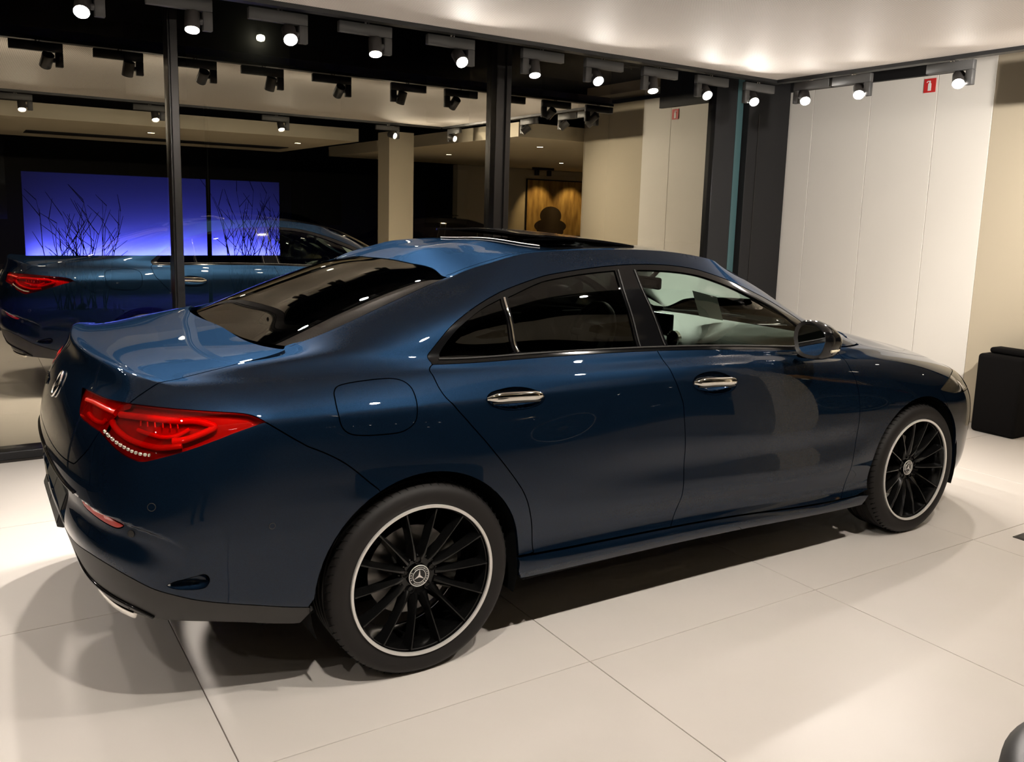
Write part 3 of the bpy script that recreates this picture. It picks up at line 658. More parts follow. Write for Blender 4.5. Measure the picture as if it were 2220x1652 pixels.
# ---- outer panels
trunk = panel('trunk_lid', [(0, 10.93)]+LIDS+LIN[1:]+LIDL[1:], M['paint'], sym='u0', straight=(0.05, 9.9), gy=.010)[0]
quarter_poly = LTOP[::1][:1]+LIDS[::-1][1:-1]+[(2.95, 10.98)]+RWE[1:]+[(a, 15) for a in np.linspace(3.1, 11.2, 60)]+catmull([(11.25, 15), (11.45, 14.2), (11.6, 13), (11.65, 12), (11.62, 11.1), (11.45, 10.75)])+[(11.25, 10.3), (10.6, 10.1), (10.30, 10.1)]+DLO[::-1]+RDR[:-14]
quarter_poly = quarter_poly+[p for p in RDR[-14:] if p[1] > 1.70]+[(6.93, 1.69), (6.80, 1.68)]+[p for p in ARCH_QR if p[1] > 1.70]+BQ[::-1][1:]+LTOP[::-1][1:-1]
quarters = panel('quarter_panel', quarter_poly, M['paint'], holes=[FUEL])
panel('fuel_door', FUEL, M['paint'], parent=quarters, flange=.01)
bump = panel('rear_bumper', LIDL[::-1][:-1]+LBOT[::-1][:-1]+BQ+ARCH_BP[1:-1]+SPLIT[::-1], M['paint'], holes=[REFL, VENT], sym='u0', gx=.02, gy=.006)[0]
val = panel('rear_valance', SPLIT+[p for p in ARCH_BP if p[1] < .62]+[(4.86, .02)]+[(a, 0) for a in np.linspace(4.8, 0, 50)], M['satin'], sym='u0')[0]
def bowl(poly, depth):
    c = np.mean(np.array(poly), 0); A = np.array(poly)-c; ang = np.arctan2(A[:, 1]*SV, A[:, 0]*SU); rr = np.hypot(A[:, 0]*SU, A[:, 1]*SV); o = np.argsort(ang)
    def f(u, v):
        a = np.arctan2((v-c[1])*SV, (u-c[0])*SU); r = np.hypot((u-c[0])*SU, (v-c[1])*SV)
        R = np.interp(a, ang[o], rr[o], period=2*np.pi); return -.001-depth*np.sqrt(np.clip(1-(r/R)**2, 0, 1))
    return f
panel('bumper_vent', VENT, M['paint'], offn=bowl(VENT, .03), gap=-.001, flange=0, parent=(bump, bump), gx=.008, gy=.006)
panel('reflector', REFL, pbr('red reflector', (.55, .02, .012), .2, coat=1), off=.001, flange=.008, parent=(bump, bump), gx=.012, gy=.008, label='thin red bumper reflector')
def belt_between(a, b): return [p for p in BELT if a < p[0] < b]
rdoor = panel('rear_door', [(6.01, 9.881)]+belt_between(6.02, 8.08)+BSM+[p for p in DBOT[::-1] if 6.97 < p[0] < 8.17]+RDR[::-1][:-1], M['paint'], holes=[PKR])
fdoor = panel('front_door', [(8.092, 10.215)]+belt_between(8.11, 10.12)+[(10.2, 9.75)]+FSM+[p for p in DBOT[::-1] if 8.18 < p[0] < 10.10]+BSM[::-1][:-1], M['paint'], holes=[PKF])
panel('handle_pocket', PKR, M['paint'], offn=bowl(PKR, .045), gap=-.001, flange=0, parent=rdoor, gx=.010, gy=.007)
panel('handle_pocket', PKF, M['paint'], offn=bowl(PKF, .045), gap=-.001, flange=0, parent=fdoor, gx=.010, gy=.007)
panel('side_skirt', [(6.80, 1.60)]+[(a, b-.07) for a, b in DBOT if 6.82 < a < 10.31]+[(10.36, 1.24)]+[p for p in ARCH_FF if p[1] < 1.15]+[(10.42, .02)]+[(a, 0) for a in np.linspace(10.3, 6.9, 50)]+[(6.84, .05)]+[p for p in ARCH_QR if .1 < p[1] < 1.5], M['paint'], gx=.03, gy=.012)
fend = panel('front_fender', FSM+[(10.109, 1.40), (10.3, 1.33)]+[p for p in ARCH_FF if p[1] > 1.30]+[(11.60, 5.15)]+HLT[1:]+HOODS[::-1]+[(11.3, 10.62), (11.2, 10.2), (10.6, 10.0), (10.33, 9.98)], M['paint'])
hood = panel('hood', [(15, 10.75)]+[(a, 10.75) for a in np.linspace(14.8, 11.7, 16)]+HOODS+[(14.0, 7.02), (14.6, 7.0), (15, 7.0)], M['paint'], sym='u1')[0]
fbump = panel('front_bumper', HLB[::-1][:-1]+[(13.6, 6.60), (13.7, 6.95), (14.1, 6.93), (14.2, 3.4), (15, 3.4)]+[(a, 0) for a in np.linspace(15, 12.0, 40)]+[p for p in ARCH_FB[::-1] if p[1] > .1], M['paint'], holes=[[(12.55, 2.9), (13.5, 2.9), (13.4, 1.5), (12.6, 1.3)]], sym='u1')[0]
panel('grille', [(14.2, 6.9), (15, 6.93), (15, 3.42), (14.22, 3.42)], M['satin'], sym='u1', off=-.02)
panel('bumper_intake', [(12.55, 2.9), (13.5, 2.9), (13.4, 1.5), (12.6, 1.3)], M['gloss'], off=-.03, parent=(fbump, fbump), gap=-.002, flange=0)
hl = panel('headlamp', HLT[:-1]+HLB[:-1], M['headlens'], off=.001, label='clear headlamp lens')
panel('lamp_housing', HLT[:-1]+HLB[:-1], M['lampchrome'], off=-.03, gap=-.001, flange=0, parent=hl)
# ---- roof: thin-plate surface inside the roof seam
def tps(C, z, lam=1e-5):
    n = len(C); d = np.linalg.norm(C[:, None]-C[None], axis=2); K = np.where(d > 0, d*d*np.log(d+1e-12), 0)+lam*np.eye(n)
    Pm = np.c_[np.ones(n), C]; A = np.block([[K, Pm], [Pm.T, np.zeros((3, 3))]]); w = np.linalg.solve(A, np.r_[z, 0, 0, 0])
    def f(x, y):
        d = np.hypot(x[:, None]-C[None, :, 0], y[:, None]-C[None, :, 1]); return (np.where(d > 0, d*d*np.log(d+1e-12), 0)@w[:n])+w[n]+w[n+1]*x+w[n+2]*y
    return f
us = np.linspace(0, 15, 61); rg = surf(us, np.full(61, 15.0))
cl = np.array([(.40, 1.377), (.55, 1.404), (.77, 1.426), (1.0, 1.436), (1.25, 1.431), (1.5, 1.406)])
ptc = np.vstack([rg[:, :2], rg[1:-1, :2]*[1, -1], np.c_[cl[:, 0], 0*cl[:, 0]], np.c_[cl[:, 0], 0*cl[:, 0]+.3], np.c_[cl[:, 0], 0*cl[:, 0]-.3]])
ztc = np.r_[rg[:, 2], rg[1:-1, 2], cl[:, 1], cl[:, 1]-.010, cl[:, 1]-.010]
ROOF = tps(ptc, ztc, 1e-4)
def roof_panel(name, poly, mat, off=0.0, holes=(), gap=.0018, flange=.012, offn=None, parent=None):
    V, T, loops = tri2d(poly, list(holes), .03, .03); x, y = V[:, 0], V[:, 1]
    def zz(x, y): return ROOF(x, y)+(off if offn is None else offn(x, y))
    e = 2e-3; nx = -(zz(x+e, y)-zz(x-e, y))/(2*e); ny = -(zz(x, y+e)-zz(x, y-e))/(2*e)
    N = np.c_[nx, ny, np.ones(len(x))]; N /= np.linalg.norm(N, axis=1)[:, None]
    X, F, NN = finish_panel(np.c_[x, y, zz(x, y)], N, T, loops, gap, flange)
    return mesh_obj(name, X, F, mat, parent or CAR, True, NN)
ring_o = [(p[0], p[1]) for p in rg]; ring_o = ring_o+[(x, -y) for x, y in ring_o[::-1][1:-1]]
def inset(p):                                     # pull the side lines in by the width of the roof moulding
    x, y = p; s = max(0, abs(y)-.036) if abs(y) > .44 else abs(y); return (x, math.copysign(s, y))
su = surf(np.linspace(2.97, 11.25, 50), np.full(50, 15.0))
mold_out = [(p[0], p[1]) for p in su]; mold_in = [(p[0], p[1]-.036) for p in su]
for s in (1, -1): roof_panel('roof_moulding', [(x, y*s) for x, y in (mold_out+mold_in[::-1])], M['paint'], off=-.001, gap=.0012)
inner = [(p[0], p[1]) for p in surf(np.linspace(0, 2.97, 14), np.full(14, 15.0))]+mold_in[1:-1]+[(p[0], p[1]) for p in surf(np.linspace(11.25, 15, 14), np.full(14, 15.0))]
XS = .735                                         # rear edge of the glass roof
rear_half = [p for p in inner if p[0] < XS]
yS = np.interp(XS, [p[0] for p in mold_in[:30]], [p[1] for p in mold_in[:30]])
rp = rear_half+[(XS, yS)]; roof_panel('roof', rp+[(x, -y) for x, y in rp[::-1] if abs(y) > 1e-6], M['paint'])
fp = [(XS, yS)]+[p for p in inner if p[0] > XS]
front_full = fp+[(x, -y) for x, y in fp[::-1] if abs(y) > 1e-6]
SRX0, SRX1, SRY = XS+.008, 1.22, .462
roof_panel('glass_roof', front_full, M['gloss'], holes=[[(SRX0+.004, -SRY), (SRX1, -SRY), (SRX1, SRY), (SRX0+.004, SRY)]], off=-.002)
tilt = lambda x, y: .046*np.clip((SRX1-x)/(SRX1-SRX0), 0, 1)+.002
sunp = [(SRX0-.035, -SRY+.03), (SRX0-.03, -SRY+.012), (SRX0-.0, -SRY), (SRX1-.02, -SRY), (SRX1-.004, -SRY+.02), (SRX1-.004, SRY-.02), (SRX1-.02, SRY), (SRX0, SRY), (SRX0-.03, SRY-.012), (SRX0-.035, SRY-.03)]
sunr = roof_panel('sunroof', sunp, M['gloss'], offn=tilt, gap=.001, flange=.008); sunr['label'] = 'black glass sunroof tilted up at its rear edge'
roof_panel('sunroof_frame', [(SRX0-.002, -SRY-.012), (SRX1+.01, -SRY-.012), (SRX1+.01, SRY+.012), (SRX0-.002, SRY+.012)], M['satin'], off=-.035, gap=0, flange=.01)
# bright edge under the tilted pane (wind deflector)
sweep('deflector', [(SRX0-.012, y, float(ROOF(np.array([SRX0]), np.array([y]))[0])+.004) for y in np.linspace(-SRY+.03, SRY-.03, 25)], .0022, M['lip'], sunr, 6)
# ---- glass and window trim
rw = panel('rear_window', [(0, 11.03)]+[(a, 11.03) for a in np.linspace(.2, 2.8, 12)]+[(a-.02, b) for a, b in RWE]+[(a, 14.97) for a in np.linspace(2.85, 0, 14)], M['tint'], sym='u0', off=-.003, straight=(11.75, 14.3))[0]
ws = panel('windshield', [(15, 11.02)]+[(a, 11.02) for a in np.linspace(14.8, 11.7, 14)]+catmull([(11.64, 11.1), (11.67, 12), (11.62, 13), (11.47, 14.2), (11.3, 14.97)])+[(a, 14.97) for a in np.linspace(11.5, 15, 14)], M['clear'], sym='u1', off=-.003, straight=(11.7, 14.3))[0]
panel('cowl', [(15, 10.77)]+[(a, 10.77) for a in np.linspace(14.8, 11.55, 14)]+[(11.62, 11.0)]+[(a, 11.0) for a in np.linspace(11.8, 15, 14)], M['satin'], sym='u1', off=-.006)
dlo_poly = DLO+[(10.24, 9.95), (10.131, 9.72)]+BELT[::-1][1:]
wt = panel('window_trim', dlo_poly, M['gloss'], holes=[QG, RG, FG], off=-.0015, flange=.012, gap=.0012)
panel('quarter_window', QG, M['tint'], off=-.007, gap=-.004, flange=0)
panel('rear_side_window', RG, M['tint'], off=-.007, gap=-.004, flange=0)
panel('front_side_window', FG, M['clear'], off=-.007, gap=-.004, flange=0)
def skin_tube(name, uv, r, mat, off, parent, n=8, k=5):
    c = catmull(uv, k); P = skin(np.array([a for a, b in c]), np.array([b for a, b in c]), off)
    for s, par in zip((1, -1), parent if isinstance(parent, (list, tuple)) else (parent, parent)):
        sweep(name, [(p[0], p[1]*s, p[2]) for p in P], r, mat, par, n)
skin_tube('divider_strip', [(6.215, 13.0), (6.700, 12.06), (6.893, 11.06)], .0045, M['chrome'], .0015, wt)
skin_tube('sash_line', [(7.815, 13.82), (7.91, 12.42), (7.95, 10.98)], .003, M['satin'], .001, wt)
skin_tube('sash_line', [(8.01, 13.81), (8.122, 12.43), (8.178, 10.98)], .003, M['satin'], .001, wt)
skin_tube('belt_strip', [(6.03, 10.62), (6.9, 10.85), (7.9, 10.86), (9.0, 10.58), (10.1, 10.52)], .0035, M['satin'], .001, wt)
# ---- tail lamps
def lamp(poly, nm, tubes, white, par, lab, hd=-.024, td=-.010):
    L = panel(nm, poly, M['redlens'], off=.0012, gap=.0015, flange=.02, gx=.014, gy=.010, parent=par, label=lab)
    panel('housing', poly, M['reddark'], off=hd, gap=-.012, flange=0, parent=L)
    for t, r in tubes: skin_tube('light_tube', t, r, M['redtube'], td, L, 8, 6)
    if white:
        c = catmull(white, 3); P = skin(np.array([a for a, b in c]), np.array([b for a, b in c]), .001)
        for s, par2 in zip((1, -1), L):
            for q0, q1 in zip(P[:-1], P[1:]):
                a, b = q0*[1, s, 1], q1*[1, s, 1]; m = (a+b)/2; d = (b-a)*.42; up = np.array([0, 0, .010])
                sweep('reflector_cell', [m-d, m-d*.5, m+d*.5, m+d], [.002, .0055, .0055, .002], M['lampchrome'], par2, 8)
    return L
outer = lamp(LTOP[:-1]+LBOT[:-1]+LSEAM[:-1], 'tail_lamp', [([(2.456, 6.194), (2.986, 6.249), (3.512, 6.212), (3.746, 6.228), (3.95, 6.082), (4.002, 5.961), (3.9, 5.816), (3.667, 5.584), (3.474, 5.501)], .010),
    ([(2.915, 5.796), (3.137, 5.699), (3.329, 5.629), (3.511, 5.69), (3.68, 5.919)], .006), ([(2.324, 5.895), (2.429, 5.736), (2.732, 5.499), (3.084, 5.345), (3.335, 5.29), (3.606, 5.37)], .009)]
    + [([(a, 6.10), (a+.02, 5.93)], .0022) for a in (2.93, 3.05, 3.17, 3.29, 3.40, 3.50)],
    [(2.269, 5.55), (2.587, 5.32), (2.839, 5.17), (3.045, 5.07), (3.23, 5.05)], None, 'glossy red tail lamp')
inner_l = lamp(LIN[:-1]+LSEAM[:-1], 'lid_lamp', [([(1.40, 6.162), (1.704, 6.239), (2.084, 6.229), (2.352, 6.205)], .010), ([(1.645, 5.811), (1.864, 5.734), (2.107, 5.747), (2.171, 5.881)], .007)], None, (trunk, trunk), 'red lamp section on the boot lid', -.010, -.007)
# ---- handles
def handle(uv0, uv1, par):
    n = 15; ts = np.linspace(0, 1, n)
    u = uv0[0]+(uv1[0]-uv0[0])*ts; v = uv0[1]+(uv1[1]-uv0[1])*ts+.02*np.sin(np.pi*ts)
    P = skin(u, v, 0); Nn = _n(u, v); P = P+Nn*(.004+.020*np.sqrt(np.clip(1-(2*ts-1)**4, 0, 1)))[:, None]
    for s, pr in zip((1, -1), par):
        bm = bmesh.new(); rad = [(.004+.004*math.sin(math.pi*t)**.5, .006+.0105*min(1, 6*t, 6*(1-t))**.6) for t in ts]
        sweep_bm(bm, [(p[0], p[1]*s, p[2]) for p in P], rad, 12); bm_obj('door_handle', bm, M['chrome'], pr, angle=.9)['label'] = 'chrome pull handle'
        bm = bmesh.new(); P2 = P-Nn*.006-np.array([0, 0, .014])
        sweep_bm(bm, [(p[0], p[1]*s, p[2]) for p in P2[1:-1]], [(a*.9, b*.55) for a, b in rad[1:-1]], 10); bm_obj('handle_grip', bm, M['gloss'], pr, angle=.9)
handle((6.462, 6.10), (7.030, 6.02), rdoor); handle((8.345, 5.97), (8.782, 5.93), fdoor)
# ---- parking sensors
def sensor(u, v, par, r=.011, ring=True):
    p, n = skin_n(u, v, .0006)
    for s in (1, -1):
        nn = Vector((n[0][0], n[0][1]*s, n[0][2])); q = nn.to_track_quat('Z', 'Y').to_matrix().to_4x4(); q.translation = Vector((p[0][0], p[0][1]*s, p[0][2]))
        bm = bmesh.new(); bmesh.ops.create_cone(bm, cap_ends=True, segments=24, radius1=r, radius2=r*.93, depth=.002, matrix=q); bm_obj('parking_sensor', bm, M['satin'] if not ring else M['paint'], par, angle=.6)
        bm = bmesh.new()
        sweep_bm(bm, [q@Vector((r*math.cos(t), r*math.sin(t), .0008)) for t in np.linspace(0, 2*math.pi, 25)], [.0011]*25, 6); bm_obj('sensor_ring', bm, M['seal'], par)
sensor(3.242, 3.72, bump); sensor(2.903, 2.90, bump, .010, False); sensor(4.537, 3.247, bump, .009)
# ---- chrome exhaust trim, plate, badge
def skin_pts(uv, off, k=6):
    c = catmull(uv, k); return skin(np.array([a for a, b in c]), np.array([b for a, b in c]), off)
for s in (1, -1):
    P = skin_pts([(1.30, .02), (1.75, .03), (2.2, .04), (2.62, .05)], .004)
    sweep('exhaust_trim', [(p[0], p[1]*s, p[2]) for p in P], (lambda n: [(.006, .013)]*n)(len(P)), M['chrome'], val, 10)
    P = skin_pts([(1.34, .35), (1.75, .38), (2.2, .40), (2.56, .36)], -.004)
    sweep('exhaust_slot', [(p[0], p[1]*s, p[2]) for p in P], [(.006, .012)]*len(P), M['gloss'], val, 10)
    P = skin_pts([(0, .95), (1.0, .96), (1.7, .92), (2.3, .7), (2.75, .42), (3.0, .1)], .003)
    sweep('diffuser_edge', [(p[0], p[1]*s, p[2]) for p in P], .006, M['gloss'], val, 8)
pl = empty('plate_holder', (0, 0, 0), parent=CAR)
PLM = Matrix.Translation((-.988, 0, .535))@Matrix.Rotation(math.radians(19), 4, 'Y')
bm = bmesh.new(); add_box(bm, -.012, .012, -.262, .262, -.060, .060, .004, 2, PLM); bm_obj('plate_frame', bm, M['satin'], pl, angle=.6)
for a, b in ((-.25, -.005), (.005, .25)):
    bm = bmesh.new(); add_box(bm, -.0155, -.0122, a, b, -.050, .050, .001, 1, PLM)
    bm_obj('plate_recess', bm, noise_tint(pbr('embossed black plate', (.03, .034, .034), .35), 60, .9), pl)
for s in (1, -1):
    P = skin_pts([(.0, 3.62), (.6, 3.61), (1.2, 3.585), (1.75, 3.53)], .002)
    sweep('plate_ledge', [(p[0], p[1]*s, p[2]) for p in P], .005, M['gloss'], bump, 8)
def star3(bm, R, r0, x, mtx):
    """three-pointed star with a raised ridge, facing local +Z"""
    c = bm.verts.new(mtx@Vector((0, 0, x*1.6)))
    pts = []
    for k in range(6):
        a = math.pi/2+k*math.pi/3; rr = R if k % 2 == 0 else r0
        pts.append(bm.verts.new(mtx@Vector((rr*math.cos(a), rr*math.sin(a), x))))
    for k in range(6): bm.faces.new((c, pts[k], pts[(k+1) % 6]))
def torus(bm, R, r, mtx, n=48, m=10):
    sweep_bm(bm, [mtx@Vector((R*math.cos(t), R*math.sin(t), 0)) for t in np.linspace(0, 2*math.pi, n+1)], [r]*(n+1), m, up=tuple((mtx.to_3x3()@Vector((0, 0, 1)))))
p0, n0 = skin_n(0.0, 5.75)
q = Vector((n0[0][0], 0, n0[0][2])).to_track_quat('Z', 'Y').to_matrix().to_4x4(); q.translation = Vector((p0[0][0], 0, p0[0][2]))
q = q@Matrix.Translation((0, 0, .004))
bdg = empty('star_badge', parent=trunk)
bm = bmesh.new(); torus(bm, .044, .005, q); star3(bm, .043, .007, .001, q); bm_obj('badge_mesh', bm, M['chrome'], trunk, angle=.7).name = 'star_emblem'
bpy.data.objects.remove(bdg)
# raised chrome letters on the far side of the lid: only their sparkle can be made out
def letters():
    for k, u in enumerate((.86, .94, 1.02, 1.14, 1.22, 1.30)):
        p, n = skin_n(u, 5.28, .003); P = Vector((p[0][0], p[0][1], p[0][2])); nn = Vector(n[0])
        up = (Vector((0, 0, 1))-nn*nn.z).normalized(); sd = up.cross(nn)
        bm = bmesh.new()
        for a, b in (((-.008, -.012), (-.008, .012)), ((.008, -.012), (.008, .012)), ((-.008, (-1)**k*.012), (.008, (-1)**k*.012))):
            sweep_bm(bm, [P+sd*a[0]+up*a[1], P+sd*b[0]+up*b[1]], [.0022, .0022], 6, up=tuple(nn))
        bm_obj('badge_letter', bm, M['chrome'], trunk)
letters()
# ------------------------------------------------------------------ wheels
HUBZ, LIPR, TYR = .328, .2595, .330
def text_mesh(ch):
    cu = bpy.data.curves.new('t', 'FONT'); cu.body = ch; cu.size = 1; cu.align_x = 'CENTER'; cu.align_y = 'CENTER'; cu.extrude = .04
    ob = bpy.data.objects.new('t', cu); COL.objects.link(ob); dg = bpy.context.evaluated_depsgraph_get()
    me = bpy.data.meshes.new_from_object(ob.evaluated_get(dg)); bpy.data.objects.remove(ob); bpy.data.curves.remove(cu); return me
def ring_text(words, R, size, name, mat, parent, mtx):
    bm = bmesh.new()
    for word, mid, span in words:
        for k, ch in enumerate(word):
            if ch == ' ': continue
            a = math.radians(mid+span*(.5-(k+.5)/len(word))); me = text_mesh(ch); t = bmesh.new(); t.from_mesh(me); bpy.data.meshes.remove(me)
            m = mtx@Matrix.Rotation(a-math.pi/2, 4, 'Z')@Matrix.Translation((0, R, .0))@Matrix.Scale(size, 4)
            bmesh.ops.transform(t, matrix=m, verts=t.verts); tm = bpy.data.meshes.new('x'); t.to_mesh(tm); t.free(); bm.from_mesh(tm); bpy.data.meshes.remove(tm)
    return bm_obj(name, bm, mat, parent)
# wheel local frame: axle along Y, outer face towards -Y, centre at origin
FACE = -.118                       # y of the rim edge
def wheel_proto():
    w = empty('wheel', parent=CAR)
    hw = .1125; c = -.005
    prof = [(.243, c-.098), (.262, c-.112), (.285, c-.1185), (.304, c-.1165), (.318, c-.108), (.326, c-.096), (.3295, c-.082)]
    for g in (-.052, -.017, .017, .052): prof += [(.330, c+g-.006), (.3225, c+g-.004), (.3225, c+g+.004), (.330, c+g+.006)]
    prof += [(.3295, c+.082), (.326, c+.096), (.318, c+.108), (.304, c+.1165), (.285, c+.1185), (.262, c+.112), (.243, c+.098)]
    lathe('tyre', prof, M['tyre'], w, 120, 'Y', math.radians(28))
    bm = bmesh.new()                                 # shoulder sipes
    for k in range(72):
        a = 2*math.pi*k/72
        m = Matrix.Rotation(a, 4, 'Y')@Matrix.Translation((0, c-.096, .3262))@Matrix.Rotation(math.radians(38), 4, 'X')@Matrix.Rotation(.35, 4, 'Z')
        add_box(bm, -.0014, .0014, -.015, .015, -.006, .0004, mtx=m)
    bm_obj('tread_sipes', bm, M['shell'], w)['kind'] = 'stuff'
    lathe('lip_ring', [(.2480, FACE+.004), (.2495, FACE-.002), (.2585, FACE-.004), (LIPR, FACE-.001), (.2605, FACE+.010), (.252, FACE+.012)], M['lip'], w, 128, 'Y', math.radians(50), closed=True)
    lathe('rim_barrel', [(.2485, FACE+.004), (.240, FACE+.030), (.231, FACE+.055), (.224, FACE+.10), (.226, FACE+.17), (.244, FACE+.205), (.25, FACE+.21)], M['alloy'], w, 96, 'Y', math.radians(50))
    bm = bmesh.new(); NSP = 14                       # one spoke; the rest are copies
    sec = [(.060, -.072, .016, .030), (.085, -.084, .012, .032), (.13, -.094, .0075, .034), (.18, -.102, .0068, .036), (.22, -.107, .0075, .040), (.243, -.109, .011, .046)]
    rings = []
    for r, y, wd, dp in sec:
        y -= .004
        rings.append([bm.verts.new(v) for v in ((-wd*.26, y, r), (wd*.26, y, r), (wd*.9, y+dp*.35, r), (wd*1.7, y+dp, r), (-wd*1.7, y+dp, r), (-wd*.9, y+dp*.35, r))])
    for A, B in zip(rings, rings[1:]):
        for k in range(6): bm.faces.new((A[k], A[(k+1) % 6], B[(k+1) % 6], B[k]))
    bm.faces.new(rings[0]); bm.faces.new(rings[-1][::-1])
    sp = bm_obj('spoke', bm, M['alloy'], w, angle=math.radians(30))
    for k in range(NSP):
        o = sp if k == 0 else sp.copy()
        if k: COL.objects.link(o)
        o.rotation_euler = (0, 2*math.pi*(k+.25)/NSP, 0)
    lathe('hub', [(0, -.070), (.030, -.070), (.032, -.064), (.060, -.066), (.070, -.070), (.075, -.066), (.076, -.03), (.07, -.02), (0, -.02)], M['alloy'], w, 64, 'Y', math.radians(30))
    for k in range(5):
        a = 2*math.pi*(k+.35)/5; x, z = .053*math.cos(a), .053*math.sin(a)
        lathe('lug_well', [(.0135, -.0715), (.0125, -.0735), (.011, -.0735), (.0100, -.068), (0, -.062)], M['alloy'], w, 24, 'Y', math.radians(30), loc=(x, 0, z))
        lathe('wheel_bolt', [(0, -.0665), (.0065, -.0665), (.0075, -.0655), (.0075, -.060)], M['satin'], w, 6, 'Y', .3, loc=(x, 0, z))
    cap = lathe('hub_cap', [(0, -.0760), (.024, -.0758), (.0345, -.0750), (.0372, -.0735), (.038, -.070)], M['gloss'], w, 48, 'Y', math.radians(40))
    mt = Matrix.Rotation(math.pi/2, 4, 'X')@Matrix.Translation((0, 0, .0762))
    bm = bmesh.new(); star3(bm, .0225, .0042, .0006, mt); torus(bm, .0235, .0010, mt); torus(bm, .0362, .0016, mt@Matrix.Translation((0, 0, -.002)))
    bm_obj('star_emblem', bm, M['lip'], w, angle=.7)
    words = [('MERCEDES', 0, 118), ('BENZ', 180, 62)]
    ring_text(words, .0298, .0078, 'cap_lettering', M['lip'], w, mt@Matrix.Translation((0, 0, -.0006)))
    bm = bmesh.new()                                  # laurel leaves between the words
    for mid in (90, 270):
        for k in range(-4, 5):
            a = math.radians(mid+k*9.0); R = .0298
            p = mt@Vector((R*math.cos(a), R*math.sin(a), -.0002)); t = mt.to_3x3()@Vector((-math.sin(a), math.cos(a), 0)); rd = mt.to_3x3()@Vector((math.cos(a), math.sin(a), 0))
            for sg in (-1, 1):
                vs = [bm.verts.new(p+t*.0024), bm.verts.new(p+rd*sg*.0028), bm.verts.new(p-t*.0020+rd*sg*.0016)]; bm.faces.new(vs)
    bm_obj('laurel', bm, M['lip'], w)['kind'] = 'stuff'
    lathe('brake_disc', [(.06, .010), (.06, -.004), (.155, -.004), (.155, .006), (.09, .010)], M['steel'], w, 64, 'Y', math.radians(30), closed=True)
    bm = bmesh.new()
    for k in range(9):
        a = math.radians(150+k*7); m = Matrix.Rotation(a-math.pi/2, 4, 'Y')
        add_box(bm, -.012, .012, -.030, .022, .112, .172, .004, 1, mtx=m)
    bm_obj('caliper', bm, pbr('grey caliper', (.10, .10, .09), .5, metal=.5), w, angle=.6)
    return w
WH = wheel_proto()
def put_wheel(w, x, side, rot):
    w.location = (x, side*.787, HUBZ)
    w.rotation_euler = (0, rot, 0 if side < 0 else math.pi)
    return w
put_wheel(WH, 0, -1, math.radians(4))
for x, s, r in ((2.729, -1, 11), (0, 1, 20), (2.729, 1, 33)): put_wheel(copy_tree(WH, CAR), x, s, math.radians(r))
# wheel wells, inner shell, floor pan
for xc in (0, 2.729):
    for s in (1, -1):
        bm = bmesh.new(); n = 28; rings = []
        for y in (.885, .60, .52):
            R = .385 if y > .55 else .02
            rings.append([bm.verts.new((xc+R*math.cos(math.radians(a)), s*y, .33+R*math.sin(math.radians(a)))) for a in np.linspace(-20, 200, n)])
        for A, B in zip(rings, rings[1:]):
            for k in range(n-1): bm.faces.new((A[k], A[k+1], B[k+1], B[k]))
        bm_obj('wheel_liner', bm, M['shell'], CAR, True)
def shell_grid(name, us, vs, off, mat, keep=None):
    U, V = np.meshgrid(us, vs); P = skin(U.ravel(), V.ravel(), off); nu, nv = len(us), len(vs); F = []
    for j in range(nv-1):
        for i in range(nu-1):
            if keep is not None and not keep((us[i]+us[i+1])/2, (vs[j]+vs[j+1])/2, P[j*nu+i]): continue
            F.append((j*nu+i, j*nu+i+1, (j+1)*nu+i+1, (j+1)*nu+i))
    n = len(P); mir = np.array([1, -1, 1])
    return mesh_obj(name, np.vstack([P, P*mir]), F+[tuple(k+n for k in f[::-1]) for f in F], mat, CAR, True)
def kp(u, v, p):
    for xc in (0, 2.729):
        if math.hypot(p[0]-xc, p[2]-.33) < .41 and p[1] > .5: return False
    if v > 9.7 and 5.75 < u < 11.3: return False
    return True
shell_grid('inner_body', np.linspace(0, 15, 76), np.linspace(.15, 10.6, 36), -.045, M['shell'], kp)
shell_grid('pillar_lining', np.linspace(3.15, 5.7, 16), np.linspace(10.6, 14.7, 12), -.030, M['trimdark'], lambda u, v, p: u < 5.55)
bm = bmesh.new(); add_box(bm, -.50, 3.25, -.70, .70, .19, .25, .02, 1); bm_obj('underbody', bm, M['shell'], CAR)
bm = bmesh.new(); add_box(bm, .42, 2.30, -.855, .855, .215, .25, .01, 1); bm_obj('floor_pan', bm, M['shell'], CAR)
